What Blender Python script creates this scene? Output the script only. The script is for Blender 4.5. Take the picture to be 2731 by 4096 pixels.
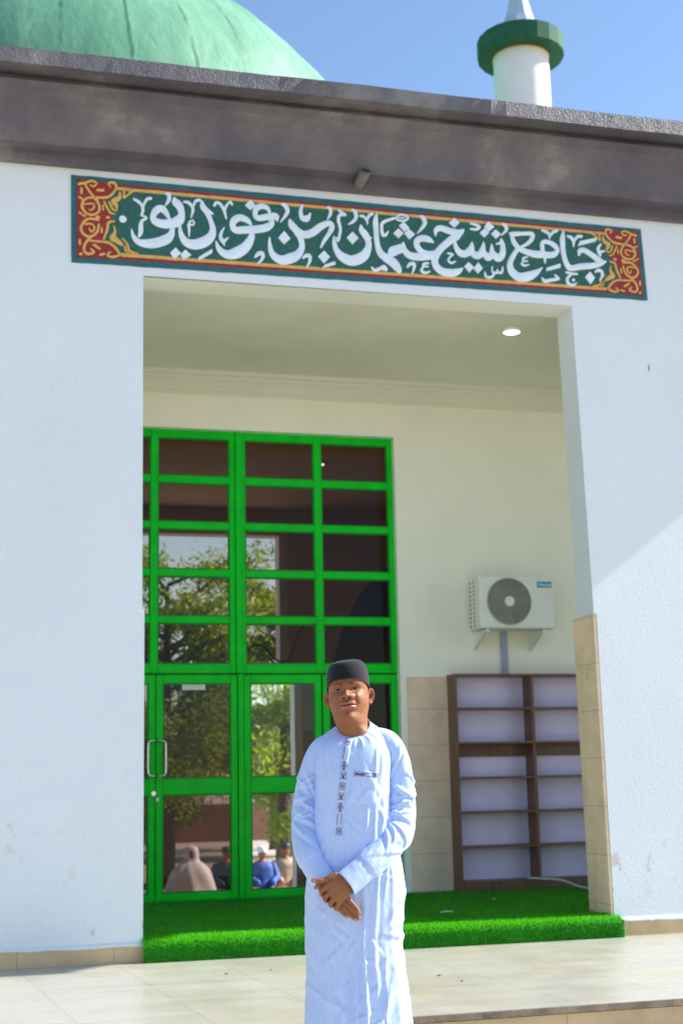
import bpy, bmesh, math, random
import numpy as np
from mathutils import Vector, Matrix, noise
from mathutils.bvhtree import BVHTree
for o in list(bpy.data.objects): bpy.data.objects.remove(o)
SC = bpy.context.scene; COL = SC.collection; PI = math.pi
random.seed(7); RNG = np.random.default_rng(7)

# ---------------------------------------------------------------- camera
def cam_rot(y, p, r):
    cy, sy = math.cos(y), math.sin(y); cp, sp = math.cos(p), math.sin(p); cr, sr = math.cos(r), math.sin(r)
    A = np.array([[cy, sy, 0], [-sy, cy, 0], [0, 0, 1]]); B = np.array([[1, 0, 0], [0, cp, sp], [0, -sp, cp]])
    M = np.array([[1, 0, 0], [0, 0, -1], [0, 1, 0]]); Cc = np.array([[cr, -sr, 0], [sr, cr, 0], [0, 0, 1]])
    return Cc @ M @ B @ A
RM = cam_rot(*[math.radians(a) for a in (-15.40354574, 10.56921403, -1.17161701)])
cd = bpy.data.cameras.new('camera'); cam = bpy.data.objects.new('camera', cd); COL.objects.link(cam)
cd.sensor_fit = 'VERTICAL'; cd.sensor_height = 36; cd.lens = 5624.64/4096*36
cd.clip_start = .05; cd.clip_end = 2000
mw = Matrix.Identity(4)
for i in range(3):
    mw[i][0] = RM[0][i]; mw[i][1] = -RM[1][i]; mw[i][2] = -RM[2][i]
cam.matrix_world = mw; SC.camera = cam
cd.dof.use_dof = True; cd.dof.focus_distance = 5.6; cd.dof.aperture_fstop = 3.8

# ---------------------------------------------------------------- sky, sun, exposure
SUN = Vector((1, -.034, .756)).normalized()
W = bpy.data.worlds.new('World'); SC.world = W; W.use_nodes = True
nt = W.node_tree; nt.nodes.clear()
sky = nt.nodes.new('ShaderNodeTexSky'); sky.sky_type = 'NISHITA'; sky.sun_disc = False
sky.sun_elevation = math.asin(SUN.z); sky.sun_rotation = math.atan2(SUN.x, SUN.y)
sky.air_density = 1.0; sky.dust_density = .35; sky.ozone_density = 2.6; sky.altitude = 300
bg = nt.nodes.new('ShaderNodeBackground'); bg.inputs[1].default_value = .118
ow = nt.nodes.new('ShaderNodeOutputWorld'); nt.links.new(sky.outputs[0], bg.inputs[0]); nt.links.new(bg.outputs[0], ow.inputs[0])
sl = bpy.data.lights.new('sun', 'SUN'); sl.energy = 4.7; sl.angle = math.radians(.5); sl.color = (1, .98, .94)
so = bpy.data.objects.new('sun', sl); COL.objects.link(so); so.rotation_euler = SUN.to_track_quat('Z', 'Y').to_euler()
SC.view_settings.view_transform = 'Standard'; SC.view_settings.look = 'None'
SC.view_settings.exposure = .99; SC.view_settings.gamma = 1
SC.cycles.max_bounces = 10; SC.cycles.diffuse_bounces = 6; SC.cycles.transparent_max_bounces = 12
SC.cycles.caustics_reflective = False; SC.cycles.caustics_refractive = False

# ---------------------------------------------------------------- materials
class N:
    """small node builder"""
    def __init__(s, name):
        s.m = bpy.data.materials.new(name); s.m.use_nodes = True; s.t = s.m.node_tree
        s.b = s.t.nodes['Principled BSDF']; s.out = s.t.nodes['Material Output']; s._o = None
    def n(s, k, **kw):
        x = s.t.nodes.new(k)
        for a, v in kw.items(): setattr(x, a, v)
        return x
    def l(s, a, b): s.t.links.new(a, b)
    def obj(s):
        if not s._o: s._o = s.n('ShaderNodeTexCoord').outputs['Object']
        return s._o
    def mapped(s, sc=(1, 1, 1), rot=(0, 0, 0)):
        m = s.n('ShaderNodeMapping'); m.inputs['Scale'].default_value = sc; m.inputs['Rotation'].default_value = rot
        s.l(s.obj(), m.inputs[0]); return m.outputs[0]
    def noise(s, scale, detail=3, rough=.5, vec=None):
        x = s.n('ShaderNodeTexNoise'); x.inputs['Scale'].default_value = scale
        x.inputs['Detail'].default_value = detail; x.inputs['Roughness'].default_value = rough
        s.l(vec or s.obj(), x.inputs['Vector']); return x.outputs['Fac']
    def ramp(s, fac, stops):
        r = s.n('ShaderNodeValToRGB'); e = r.color_ramp.elements
        while len(e) < len(stops): e.new(.5)
        for i, (p, c) in enumerate(stops):
            e[i].position = p; e[i].color = (*c, 1) if not isinstance(c, float) else (c, c, c, 1)
        s.l(fac, r.inputs[0]); return r.outputs[0]
    def mix(s, f, a, b, blend='MIX'):
        m = s.n('ShaderNodeMix', data_type='RGBA', blend_type=blend)
        for v, k in ((f, 0), (a, 6), (b, 7)):
            if hasattr(v, 'links'): s.l(v, m.inputs[k])
            elif k == 0: m.inputs[0].default_value = v
            else: m.inputs[k].default_value = (*v, 1)
        return m.outputs[2]
    def base(s, c):
        if hasattr(c, 'links'): s.l(c, s.b.inputs['Base Color'])
        else: s.b.inputs['Base Color'].default_value = (*c, 1)
        return s
    def rough(s, v):
        if hasattr(v, 'links'): s.l(v, s.b.inputs['Roughness'])
        else: s.b.inputs['Roughness'].default_value = v
        return s
    def bump(s, fac, dist=.01, st=1):
        b = s.n('ShaderNodeBump'); b.inputs['Distance'].default_value = dist; b.inputs['Strength'].default_value = st
        s.l(fac, b.inputs['Height'])
        p = s.b.inputs['Normal']
        if p.links: s.l(p.links[0].from_socket, b.inputs['Normal'])
        s.l(b.outputs[0], p); return s
    def set(s, **kw):
        for k, v in kw.items(): s.b.inputs[k.replace('_', ' ')].default_value = v
        return s

def vary(name, c, amt=.15, scale=3, rough=.6, bscale=None, bd=.002, spec=None):
    n = N(name); f = n.noise(scale, 4, .6)
    lo = tuple(v*(1-amt) for v in c); hi = tuple(min(1, v*(1+amt)) for v in c)
    n.base(n.ramp(f, [(.3, lo), (.7, hi)])).rough(rough)
    if bscale: n.bump(n.noise(bscale, 3), bd)
    if spec is not None: n.set(Specular_IOR_Level=spec)
    return n.m

MAT = {}
def stucco(name, c, big=1.0, stain=True):
    n = N(name)
    col = n.ramp(n.noise(.8, 5, .6), [(.3, tuple(v*.95 for v in c)), (.7, c)])
    if stain:
        # rusty hand and splash marks, only low on the wall
        sep = n.n('ShaderNodeSeparateXYZ'); n.l(n.obj(), sep.inputs[0])
        lowm = n.n('ShaderNodeMapRange'); n.l(sep.outputs[2], lowm.inputs[0])
        lowm.inputs[1].default_value = .4; lowm.inputs[2].default_value = -.9; lowm.inputs[3].default_value = 0; lowm.inputs[4].default_value = 1
        sp = n.ramp(n.noise(9, 5, .62, n.mapped((1, 1, .7), (0, .6, 0))), [(.60, 0.0), (.68, 1.0)])
        cl = n.ramp(n.noise(1.6, 3, .6), [(.44, 0.0), (.60, 1.0)])
        m1 = n.n('ShaderNodeMath', operation='MULTIPLY'); n.l(sp, m1.inputs[0]); n.l(cl, m1.inputs[1])
        m2 = n.n('ShaderNodeMath', operation='MULTIPLY'); n.l(m1.outputs[0], m2.inputs[0]); n.l(lowm.outputs[0], m2.inputs[1])
        m3 = n.n('ShaderNodeMath', operation='MULTIPLY'); n.l(m2.outputs[0], m3.inputs[0]); m3.inputs[1].default_value = .5
        col = n.mix(m3.outputs[0], col, (.46, .28, .11))
    n.base(col).rough(.42)
    v = n.mapped((1, 1, .42))
    n.bump(n.noise(95, 3, .55, v), .0075*big).bump(n.noise(2.2, 2), .01)
    return n.m
MAT['wall'] = stucco('white_stucco', (.82, .86, .875))
MAT['reveal'] = stucco('plaster_and_soffit_bounce', (.93, .94, .84), .15, False)  # on the lintel underside the cream stands for warm bounced light
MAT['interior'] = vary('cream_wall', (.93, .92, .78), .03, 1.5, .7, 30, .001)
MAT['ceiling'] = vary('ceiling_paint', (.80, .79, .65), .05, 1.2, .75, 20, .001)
MAT['hallwall'] = vary('hall_wall', (.62, .44, .26), .1, 1, .8)
MAT['halldark'] = vary('hall_dark', (.20, .16, .13), .15, 1, .8)
MAT['tile'] = None
def dado(name, c, jz, jx=None):
    n = N(name)
    col = n.ramp(n.noise(3.5, 6, .65), [(.25, tuple(v*.78 for v in c)), (.5, c), (.75, tuple(min(1, v*1.15) for v in c))])
    sep = n.n('ShaderNodeSeparateXYZ'); n.l(n.obj(), sep.inputs[0])
    def joint(sock, period, off, w=.004):
        a = n.n('ShaderNodeMath', operation='ADD'); n.l(sock, a.inputs[0]); a.inputs[1].default_value = off + 100*period
        b = n.n('ShaderNodeMath', operation='MODULO'); n.l(a.outputs[0], b.inputs[0]); b.inputs[1].default_value = period
        q = n.n('ShaderNodeMath', operation='LESS_THAN'); n.l(b.outputs[0], q.inputs[0]); q.inputs[1].default_value = w
        return q.outputs[0]
    j = joint(sep.outputs[2], jz[0], jz[1])
    if jx:
        j2 = joint(sep.outputs[0], jx[0], jx[1]); mm = n.n('ShaderNodeMath', operation='MAXIMUM'); n.l(j, mm.inputs[0]); n.l(j2, mm.inputs[1]); j = mm.outputs[0]
    n.base(n.mix(j, col, tuple(v*.45 for v in c))).rough(.45).bump(n.noise(40, 3), .002)
    return n.m
MAT['pillar_tile'] = dado('pillar_tile', (.88, .64, .42), (.368, -.084))
MAT['dado'] = dado('dado_tile', (.86, .65, .47), (.337, .415))
MAT['skirt'] = dado('skirting_tile', (.66, .46, .25), (5, 1), (.65, -.455))
def floor_mat():
    n = N('marble_floor_tile')
    v = n.mapped((1, 1, 1), (0, 0, math.radians(-5.05)))
    sep = n.n('ShaderNodeSeparateXYZ'); n.l(v, sep.inputs[0])
    cmb = n.n('ShaderNodeCombineXYZ'); n.l(sep.outputs[1], cmb.inputs[0]); n.l(sep.outputs[0], cmb.inputs[1])
    ad = n.n('ShaderNodeVectorMath', operation='ADD'); n.l(cmb.outputs[0], ad.inputs[0]); ad.inputs[1].default_value = (.75, -.0475, 0)
    br = n.n('ShaderNodeTexBrick'); n.l(ad.outputs[0], br.inputs['Vector'])
    br.offset = .5; br.inputs['Scale'].default_value = 1; br.inputs['Brick Width'].default_value = 1.3; br.inputs['Row Height'].default_value = .65
    br.inputs['Mortar Size'].default_value = .0016; br.inputs['Mortar Smooth'].default_value = 0
    br.inputs['Color1'].default_value = (.44, .42, .345, 1); br.inputs['Color2'].default_value = (.46, .435, .355, 1); br.inputs['Mortar'].default_value = (.26, .19, .13, 1)
    veins = n.ramp(n.noise(2.6, 6, .62, n.mapped((.45, 2.4, 1))), [(.32, .87), (.5, .98), (.7, 1.0)])
    col = n.mix(1, br.outputs['Color'], veins, 'MULTIPLY')
    dirt = n.ramp(n.noise(150, 2, .5), [(.76, 1.0), (.79, .5)])
    col = n.mix(1, col, dirt, 'MULTIPLY')
    warm = n.ramp(n.noise(1.1, 3), [(.5, (1, 1, 1)), (.8, (1, .90, .74))])
    n.base(n.mix(1, col, warm, 'MULTIPLY')).rough(n.ramp(n.noise(3, 3), [(.3, .22), (.7, .38)]))
    return n.m
MAT['floor'] = floor_mat()
MAT['edge'] = vary('raw_tile_edge', (.25, .19, .13), .4, 8, .8, 50, .004)
MAT['riser'] = dado('riser_tile', (.58, .43, .25), (5, 1), (.72, -.35))
def cornice_mat():
    n = N('cornice_paint')
    col = n.ramp(n.noise(1.4, 6, .65), [(.25, (.070, .064, .086)), (.46, (.112, .100, .120)), (.57, (.150, .134, .138)), (.66, (.23, .215, .20))])
    n.base(col).rough(.48).bump(n.noise(60, 4, .65), .010).bump(n.noise(5, 3, .6), .012)
    return n.m
MAT['cornice'] = cornice_mat()
def dome_mat():
    n = N('dome_paint')
    col = n.ramp(n.noise(.7, 6, .65, n.mapped((1, 1, .4))), [(.3, (.075, .23, .135)), (.5, (.125, .32, .19)), (.66, (.20, .40, .25))])
    crack = n.ramp(n.noise(1.6, 8, .7, n.mapped((2.2, 2.2, .35))), [(.285, .35), (.32, 1.0)])
    ad = n.n('ShaderNodeVectorMath', operation='SUBTRACT'); n.l(n.obj(), ad.inputs[0]); ad.inputs[1].default_value = (1.41, 20, 0)
    sp = n.n('ShaderNodeSeparateXYZ'); n.l(ad.outputs[0], sp.inputs[0])
    def M(op, a, b=None):
        q = n.n('ShaderNodeMath', operation=op)
        for i, v in enumerate((a, b)):
            if v is None: continue
            if hasattr(v, 'links'): n.l(v, q.inputs[i])
            else: q.inputs[i].default_value = v
        return q.outputs[0]
    an = M('ARCTAN2', sp.outputs[1], sp.outputs[0]); wob = M('MULTIPLY', n.noise(2.5, 3), .02)
    fr = M('ABSOLUTE', M('SUBTRACT', M('FRACT', M('MULTIPLY', M('ADD', M('ADD', an, 6.28318), wob), 36/6.28318)), .5))
    ln = M('LESS_THAN', fr, .030); gate = n.ramp(n.noise(1.3, 4, .6), [(.42, 0.0), (.55, .75)])
    col = n.mix(M('MULTIPLY', ln, gate), col, (.01, .10, .05))
    n.base(n.mix(1, col, crack, 'MULTIPLY')).rough(.6).bump(n.noise(1.2, 5, .6, n.mapped((1.5, 1.5, .4))), .04)
    return n.m
MAT['dome'] = dome_mat()
MAT['minaret'] = vary('minaret_white', (.80, .80, .76), .06, 1.5, .6, 30, .003)
MAT['dgreen'] = vary('dark_green_paint', (.010, .10, .045), .3, 6, .8, 40, .003)
MAT['spire'] = vary('spire_blue', (.42, .50, .62), .1, 4, .4)
MAT['frame'] = vary('green_metal_paint', (.0003, .60, .020), .14, 5, .36, 60, .0005, .16)
MAT['seam'] = vary('green_shadow_gap', (.001, .22, .01), .1, 5, .6)  # darker copy of the frame green, joint shade put into the colour
MAT['sign_teal'] = vary('sign_teal', (.020, .125, .135), .18, 14, .5, 60, .002)
MAT['sign_red'] = vary('sign_red', (.30, .018, .018), .25, 20, .45, 80, .002)
MAT['sign_yellow'] = vary('sign_yellow', (.72, .42, .10), .15, 20, .45, 80, .002)
def sign_green():
    n = N('sign_green'); f = n.noise(48, 3, .6)
    n.base(n.ramp(f, [(.40, (.005, .125, .055)), (.52, (.018, .105, .085)), (.62, (.05, .14, .15))])).rough(.45).bump(f, .008)
    return n.m
MAT['sign_green'] = sign_green()
MAT['letter'] = vary('letter_white', (.78, .87, .97), .08, 9, .45, 60, .002)
def wood():
    n = N('brown_laminate')
    f = n.noise(7, 6, .6, n.mapped((9, 9, .6)))
    n.base(n.ramp(f, [(.3, (.12, .055, .034)), (.55, (.19, .092, .055)), (.75, (.24, .125, .08))])).rough(.42); return n.m
MAT['wood'] = wood()
MAT['panel'] = vary('lavender_panel', (.80, .70, .93), .06, 2, .5)
MAT['acwhite'] = vary('ac_casing', (.82, .84, .76), .04, 5, .45)
MAT['acgrey'] = vary('ac_grille', (.46, .46, .41), .1, 8, .5)
MAT['acdark'] = vary('ac_dark', (.13, .13, .12), .1, 8, .6)
MAT['acyellow'] = vary('ac_yellow', (.45, .38, .10), .1, 8, .6)
MAT['acblue'] = vary('ac_badge', (.01, .30, .38), .05, 8, .4)
MAT['conduit'] = vary('conduit_grey', (.36, .42, .55), .05, 5, .45)
MAT['chrome'] = N('brushed_steel').base((.62, .60, .58)).rough(.22).set(Metallic=1.0).m
MAT['paper'] = vary('pale_paper', (.72, .72, .66), .1, 40, .7)
MAT['cable'] = vary('cable_grey', (.55, .53, .50), .05, 20, .5)
MAT['black'] = vary('black_rubber', (.012, .012, .015), .2, 30, .5)
MAT['soil'] = vary('sandy_ground', (.44, .37, .29), .2, .6, .9, 8, .02)
MAT['pave'] = vary('lower_paving', (.52, .46, .37), .1, 1.0, .6, 20, .003)
MAT['pink'] = vary('boundary_wall_paint', (.30, .13, .09), .2, 1, .8, 6, .01)
MAT['bark'] = vary('bark', (.10, .07, .05), .4, 5, .9, 20, .02)
def leafmat(name, a, b):
    n = N(name); oi = n.n('ShaderNodeNewGeometry')
    c0 = n.ramp(oi.outputs['Random Per Island'], [(0, a), (1, b)])
    n.base(n.mix(1, c0, n.ramp(n.noise(2.6, 6, .7), [(.36, .45), (.62, 1.0)]), 'MULTIPLY')).rough(.5)
    n.set(Subsurface_Weight=0); 
    tr = n.n('ShaderNodeBsdfTranslucent'); tr.inputs[0].default_value = (b[0]*1.4, b[1]*1.5, b[2]*.6, 1)
    mx = n.n('ShaderNodeMixShader'); mx.inputs[0].default_value = .4
    n.l(n.b.outputs[0], mx.inputs[1]); n.l(tr.outputs[0], mx.inputs[2]); n.l(mx.outputs[0], n.out.inputs[0])
    return n.m
MAT['leaf'] = leafmat('leaves', (.05, .14, .012), (.30, .38, .02))
MAT['blade'] = leafmat('turf_blades', (.0003, .20, .003), (.13, .62, .006))
MAT['turf'] = vary('turf_backing', (.0005, .18, .004), .4, 60, .8, 120, .006)
def skin():
    n = N('brown_skin')
    f = n.noise(32, 5, .7)
    n.base(n.ramp(f, [(.3, (.255, .092, .034)), (.7, (.34, .134, .054))])).rough(.50).bump(n.noise(300, 3), .0012)
    n.set(Specular_IOR_Level=.32, Subsurface_Weight=.12, Subsurface_Scale=.01, Subsurface_Radius=(1, .35, .2)); return n.m
MAT['skin'] = skin()
MAT['lip'] = N('lips').base((.33, .115, .085)).rough(.35).m
MAT['nail'] = N('finger_nails').base((.50, .27, .20)).rough(.3).m
MAT['brow'] = N('eyebrow_hair').base((.11, .048, .030)).rough(.8).m
MAT['eye'] = N('eye_dark_nostril_shade').base((.012, .008, .007)).rough(.5).set(Specular_IOR_Level=.25).m
MAT['sclera'] = N('eye_white').base((.34, .27, .24)).rough(.4).m
MAT['lipline'] = N('lip_crease_shade').base((.10, .03, .025)).rough(.6).m
MAT['hair'] = N('short_hair').base((.02, .014, .012)).rough(.9).m
def cloth(name, c, weave=True):
    n = N(name)
    f = n.noise(6, 5, .6, n.mapped((1.2, 1.2, .25)))
    col = n.ramp(f, [(.3, tuple(v*.96 for v in c)), (.7, c)])
    if weave:
        w = n.noise(160, 2, .5, n.mapped((1, 1, .22)))
        col = n.mix(1, col, n.ramp(w, [(.35, .93), (.65, 1.0)]), 'MULTIPLY')
    n.base(col).rough(.62).set(Sheen_Weight=.25)
    n.bump(n.noise(14, 4, .55, n.mapped((1, 1, .8))), .006)
    n.bump(n.noise(420, 2), .0006)
    return n.m
MAT['robe'] = cloth('pale_blue_cotton', (.50, .63, .93))
MAT['thread'] = N('brown_thread').base((.12, .028, .045)).rough(.7).m
def felt():
    n = N('black_felt'); f = n.noise(260, 3, .7)
    n.base(n.ramp(f, [(.35, (.004, .004, .006)), (.7, (.020, .020, .025))])).rough(.9).set(Sheen_Weight=.18, Sheen_Roughness=.5, Specular_IOR_Level=.2).bump(f, .0015)
    return n.m
MAT['felt'] = felt()

# ---------------------------------------------------------------- mesh helpers
def mobj(name, verts, faces, mat, parent=None, smooth=False, mats=None, fm=None):
    me = bpy.data.meshes.new(name); me.from_pydata([tuple(v) for v in verts], [], faces); me.update()
    for m in (mats or [mat]): me.materials.append(MAT[m] if isinstance(m, str) else m)
    if fm is not None: me.polygons.foreach_set('material_index', fm)
    if smooth: me.polygons.foreach_set('use_smooth', [True]*len(me.polygons))
    o = bpy.data.objects.new(name, me); COL.objects.link(o)
    if parent: o.parent = parent
    return o
class MB:
    def __init__(s): s.v = []; s.f = []; s.m = []
    def add(s, v, f, m=0):
        k = len(s.v); s.v += [tuple(p) for p in v]; s.f += [tuple(i+k for i in q) for q in f]; s.m += [m]*len(f); return s
    def box(s, x0, x1, y0, y1, z0, z1, m=0):
        v = [(x, y, z) for z in (z0, z1) for y in (y0, y1) for x in (x0, x1)]
        return s.add(v, [(0, 2, 3, 1), (4, 5, 7, 6), (0, 1, 5, 4), (2, 6, 7, 3), (0, 4, 6, 2), (1, 3, 7, 5)], m)
    def prism(s, xz, y0, y1, m=0):
        n = len(xz); v = [(x, y0, z) for x, z in xz] + [(x, y1, z) for x, z in xz]
        a = sum(xz[i][0]*xz[(i+1) % n][1]-xz[(i+1) % n][0]*xz[i][1] for i in range(n))
        idx = list(range(n)) if a > 0 else list(range(n))[::-1]
        f = [tuple(idx), tuple(i+n for i in idx[::-1])]
        for i in range(n): p, q = idx[i], idx[(i+1) % n]; f.append((q, p, p+n, q+n))
        return s.add(v, f, m)
    def tube(s, pts, rad, seg=12, m=0, cap=True):
        pts = [Vector(p) for p in pts]; k = len(pts)
        if not hasattr(rad, '__len__'): rad = [rad]*k
        rings = []; up = None
        for i, p in enumerate(pts):
            t = (pts[min(i+1, k-1)]-pts[max(i-1, 0)]).normalized()
            if up is None: up = Vector((0, 0, 1)) if abs(t.z) < .9 else Vector((1, 0, 0))
            a = t.cross(up).normalized(); b = a.cross(t).normalized(); up = b
            rings.append([p+(a*math.cos(q*2*PI/seg)+b*math.sin(q*2*PI/seg))*rad[i] for q in range(seg)])
        v = [q for r in rings for q in r]; f = []
        for i in range(k-1):
            for q in range(seg):
                a0 = i*seg+q; a1 = i*seg+(q+1) % seg; f.append((a0, a1, a1+seg, a0+seg))
        if cap: f.append(tuple(range(seg))[::-1]); f.append(tuple((k-1)*seg+q for q in range(seg)))
        return s.add(v, f, m)
    def capsule(s, pts, rad, seg=12, m=0):
        """tube with rounded ends"""
        pts = [Vector(p) for p in pts]; rad = list(rad)
        t0 = (pts[0]-pts[1]).normalized(); t1 = (pts[-1]-pts[-2]).normalized()
        pre = [(pts[0]+t0*rad[0]*math.sin(a), rad[0]*math.cos(a)) for a in (1.45, 1.0, .5)]
        post = [(pts[-1]+t1*rad[-1]*math.sin(a), rad[-1]*math.cos(a)) for a in (.5, 1.0, 1.45)]
        return s.tube([p for p, _ in pre]+pts+[p for p, _ in post], [r for _, r in pre]+rad+[r for _, r in post], seg, m)
    def lathe(s, prof, cx, cy, seg=48, m=0):
        v = [(cx+r*math.cos(2*PI*q/seg), cy+r*math.sin(2*PI*q/seg), z) for r, z in prof for q in range(seg)]; f = []
        for i in range(len(prof)-1):
            for q in range(seg):
                a = i*seg+q; b = i*seg+(q+1) % seg; f.append((a, b, b+seg, a+seg))
        return s.add(v, f, m)
    def sphere(s, c, r, seg=16, rings=10, m=0, sc=(1, 1, 1)):
        v = [(c[0]+r*sc[0]*math.sin(PI*i/rings)*math.cos(2*PI*q/seg), c[1]+r*sc[1]*math.sin(PI*i/rings)*math.sin(2*PI*q/seg), c[2]+r*sc[2]*math.cos(PI*i/rings)) for i in range(rings+1) for q in range(seg)]
        f = [(i*seg+q, (i+1)*seg+q, (i+1)*seg+(q+1) % seg, i*seg+(q+1) % seg) for i in range(rings) for q in range(seg)]
        return s.add(v, f, m)
    def build(s, name, mats, parent=None, smooth=False, bevel=0):
        mats = mats if isinstance(mats, (list, tuple)) else [mats]
        o = mobj(name, s.v, s.f, None, parent, smooth, mats, s.m)
        if bevel:
            b = o.modifiers.new('bevel', 'BEVEL'); b.width = bevel; b.segments = 2; b.limit_method = 'ANGLE'
        return o
def empty(name, loc=(0, 0, 0)):
    o = bpy.data.objects.new(name, None); COL.objects.link(o); o.location = loc; o.empty_display_size = .2; return o
def tag(o, label=None, cat=None, group=None, kind=None):
    if label: o['label'] = label
    if cat: o['category'] = cat
    if group: o['group'] = group
    if kind: o['kind'] = kind
    return o
def baked(o):
    dg = bpy.context.evaluated_depsgraph_get(); dg.update()
    me = bpy.data.meshes.new_from_object(o.evaluated_get(dg)); return me
def remesh(mb, vox, smooth_it=2):
    """union of shells by voxel remesh; returns verts, faces"""
    o = mb.build('tmp', 'skin'); m = o.modifiers.new('r', 'REMESH'); m.mode = 'VOXEL'; m.voxel_size = vox
    if smooth_it: s = o.modifiers.new('s', 'SMOOTH'); s.iterations = smooth_it; s.factor = .5
    me = baked(o); V = [v.co.copy() for v in me.vertices]; F = [tuple(p.vertices) for p in me.polygons]
    bpy.data.objects.remove(o); bpy.data.meshes.remove(me); return V, F
def catmull(P, n=4):
    P = np.array(P, float)
    if len(P) < 3: return P
    Q = np.vstack([2*P[0]-P[1], P, 2*P[-1]-P[-2]]); out = []
    for i in range(1, len(Q)-2):
        for k in range(n):
            t = k/n; a, b, c, d = Q[i-1], Q[i], Q[i+1], Q[i+2]
            out.append(.5*((2*b)+(-a+c)*t+(2*a-5*b+4*c-d)*t*t+(-a+3*b-3*c+d)*t**3))
    out.append(Q[-2]); return np.array(out)
def lerp(a, b, t): return a+(b-a)*t
def sstep(a, b, x):
    t = min(1, max(0, (x-a)/(b-a))); return t*t*(3-2*t)
def interp(tab, z):
    """tab rows: (z, v1, v2 ...) ascending, smooth interpolation"""
    if z <= tab[0][0]: return tab[0][1:]
    if z >= tab[-1][0]: return tab[-1][1:]
    for i in range(len(tab)-1):
        if tab[i][0] <= z <= tab[i+1][0]:
            t = (z-tab[i][0])/(tab[i+1][0]-tab[i][0])
            a, b = tab[i], tab[i+1]; p = tab[max(i-1, 0)]; n = tab[min(i+2, len(tab)-1)]
            out = []
            h = b[0]-a[0]
            for k in range(1, len(a)):
                m0 = (b[k]-p[k])/(b[0]-p[0]) if b[0] != p[0] else 0; m1 = (n[k]-a[k])/(n[0]-a[0]) if n[0] != a[0] else 0
                t2, t3 = t*t, t**3
                out.append((2*t3-3*t2+1)*a[k]+(t3-2*t2+t)*h*m0+(-2*t3+3*t2)*b[k]+(t3-t2)*h*m1)
            return out
# ================================================================ SETTING
FY = 10.16           # facade plane
PZ = -1.25           # platform top
GZ = -1.42           # ground the man stands on
TZ = -1.095          # turf floor
BY = 12.90           # porch back wall
# ground sheet: reaches the horizon; lower behind the building
def plate(x0, x1, y0, y1, z): return MB().add([(x0, y0, z), (x1, y0, z), (x1, y1, z), (x0, y1, z)], [(0, 1, 2, 3)])
g = MB(); L = 900
g.add([(-L, -L, GZ-.01), (L, -L, GZ-.01), (L, 15, GZ-.01), (-L, 15, GZ-.01), (-L, 15.01, -2.15), (L, 15.01, -2.15), (L, L, -2.15), (-L, L, -2.15)], [(0, 1, 2, 3), (3, 2, 5, 4), (4, 5, 6, 7)])
tag(g.build('ground', 'soil'), kind='structure')
tag(MB().box(-7, 9.6, -3, 7.33, GZ-.008, GZ).build('paving', 'pave'), kind='structure')
pl = MB()
pl.box(-7, 9.6, 7.37, FY+.05, PZ-.30, PZ-.045, 1)
pl.box(-7, 9.6, 7.34, FY+.25, PZ-.028, PZ, 0)
o = pl.build('platform', ['floor', 'riser', 'edge'])
tag(o, kind='structure')
MB().box(-7, 9.6, 7.335, 7.50, PZ-.036, PZ-.003).build('step_nosing', 'edge', o)

# ================================================================ MOSQUE
mq = empty('mosque_building', (3, FY, PZ))
mq.location = (0, 0, 0)
tag(mq, 'white stucco mosque front with dark grey cornice, deep porch, green dome and minaret', 'mosque')
w = MB()
def slab(x0, x1, z0, z1): # xs may be pairs (bottom, top)
    a = x0 if isinstance(x0, tuple) else (x0, x0); b = x1 if isinstance(x1, tuple) else (x1, x1)
    w.prism([(a[0], z0), (b[0], z0), (b[1], z1), (a[1], z1)], FY, FY+.30)
ZT = 4.60
# one continuous front with three doorway openings (the outer two, out of view, are added to brighten the porch)
TL = lambda x: 3.735+.020*(x+7)/16
w.prism([(-7, PZ), (-4.8, PZ), (-4.8, TL(-4.8)), (-7, TL(-7))], FY, FY+.30)
w.prism([(-.9, PZ), (1.308, PZ), (1.306, 1.21), (1.290, 1.2101), (1.283, TL(1.283)), (-.9, TL(-.9))], FY, FY+.30)
w.prism([(4.885, PZ), (6.45, PZ), (6.45, TL(6.45)), (4.797, TL(4.797)), (4.848, 1.2101), (4.872, 1.21)], FY, FY+.30)
w.prism([(8.7, PZ), (9.0, PZ), (9.0, TL(9)), (8.7, TL(8.7))], FY, FY+.30)
w.prism([(-7, TL(-7)), (-4.8, TL(-4.8)), (-.9, TL(-.9)), (1.283, TL(1.283)), (4.797, TL(4.797)), (6.45, TL(6.45)), (8.7, TL(8.7)), (9, TL(9)), (9.0, ZT), (-7, ZT)], FY, FY+.30)
w.build('facade_wall', 'wall', mq)
# cream skin under the lintel, warm bounced light put into its colour
r = MB()
r.add([(1.287, FY+.004, 3.7335), (4.797, FY+.004, 3.7485), (4.797, FY+.302, 3.7485), (1.287, FY+.302, 3.7335)], [(0, 3, 2, 1)])
r.build('soffit_bounce_skin', 'reveal', mq)
MB().prism([(4.862, TZ-.15), (4.8815, TZ-.15), (4.8705, 1.208), (4.842, 1.208)], FY+.003, FY+.39).build('pillar_tile', 'pillar_tile', mq, bevel=.004)
for x, z, h in ((FY+.16, .80, .10), (FY+.26, .80, .045)):
    MB().box(4.8435, 4.8455, x, x+.008, z-h, z).build('paint_mark', 'frame', mq)
for x0, x1 in ((-.9, 1.322), (4.905, 6.45)): MB().box(x0, x1, FY-.012, FY+.05, PZ, PZ+.118).build('skirting', 'skirt', mq)
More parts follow.
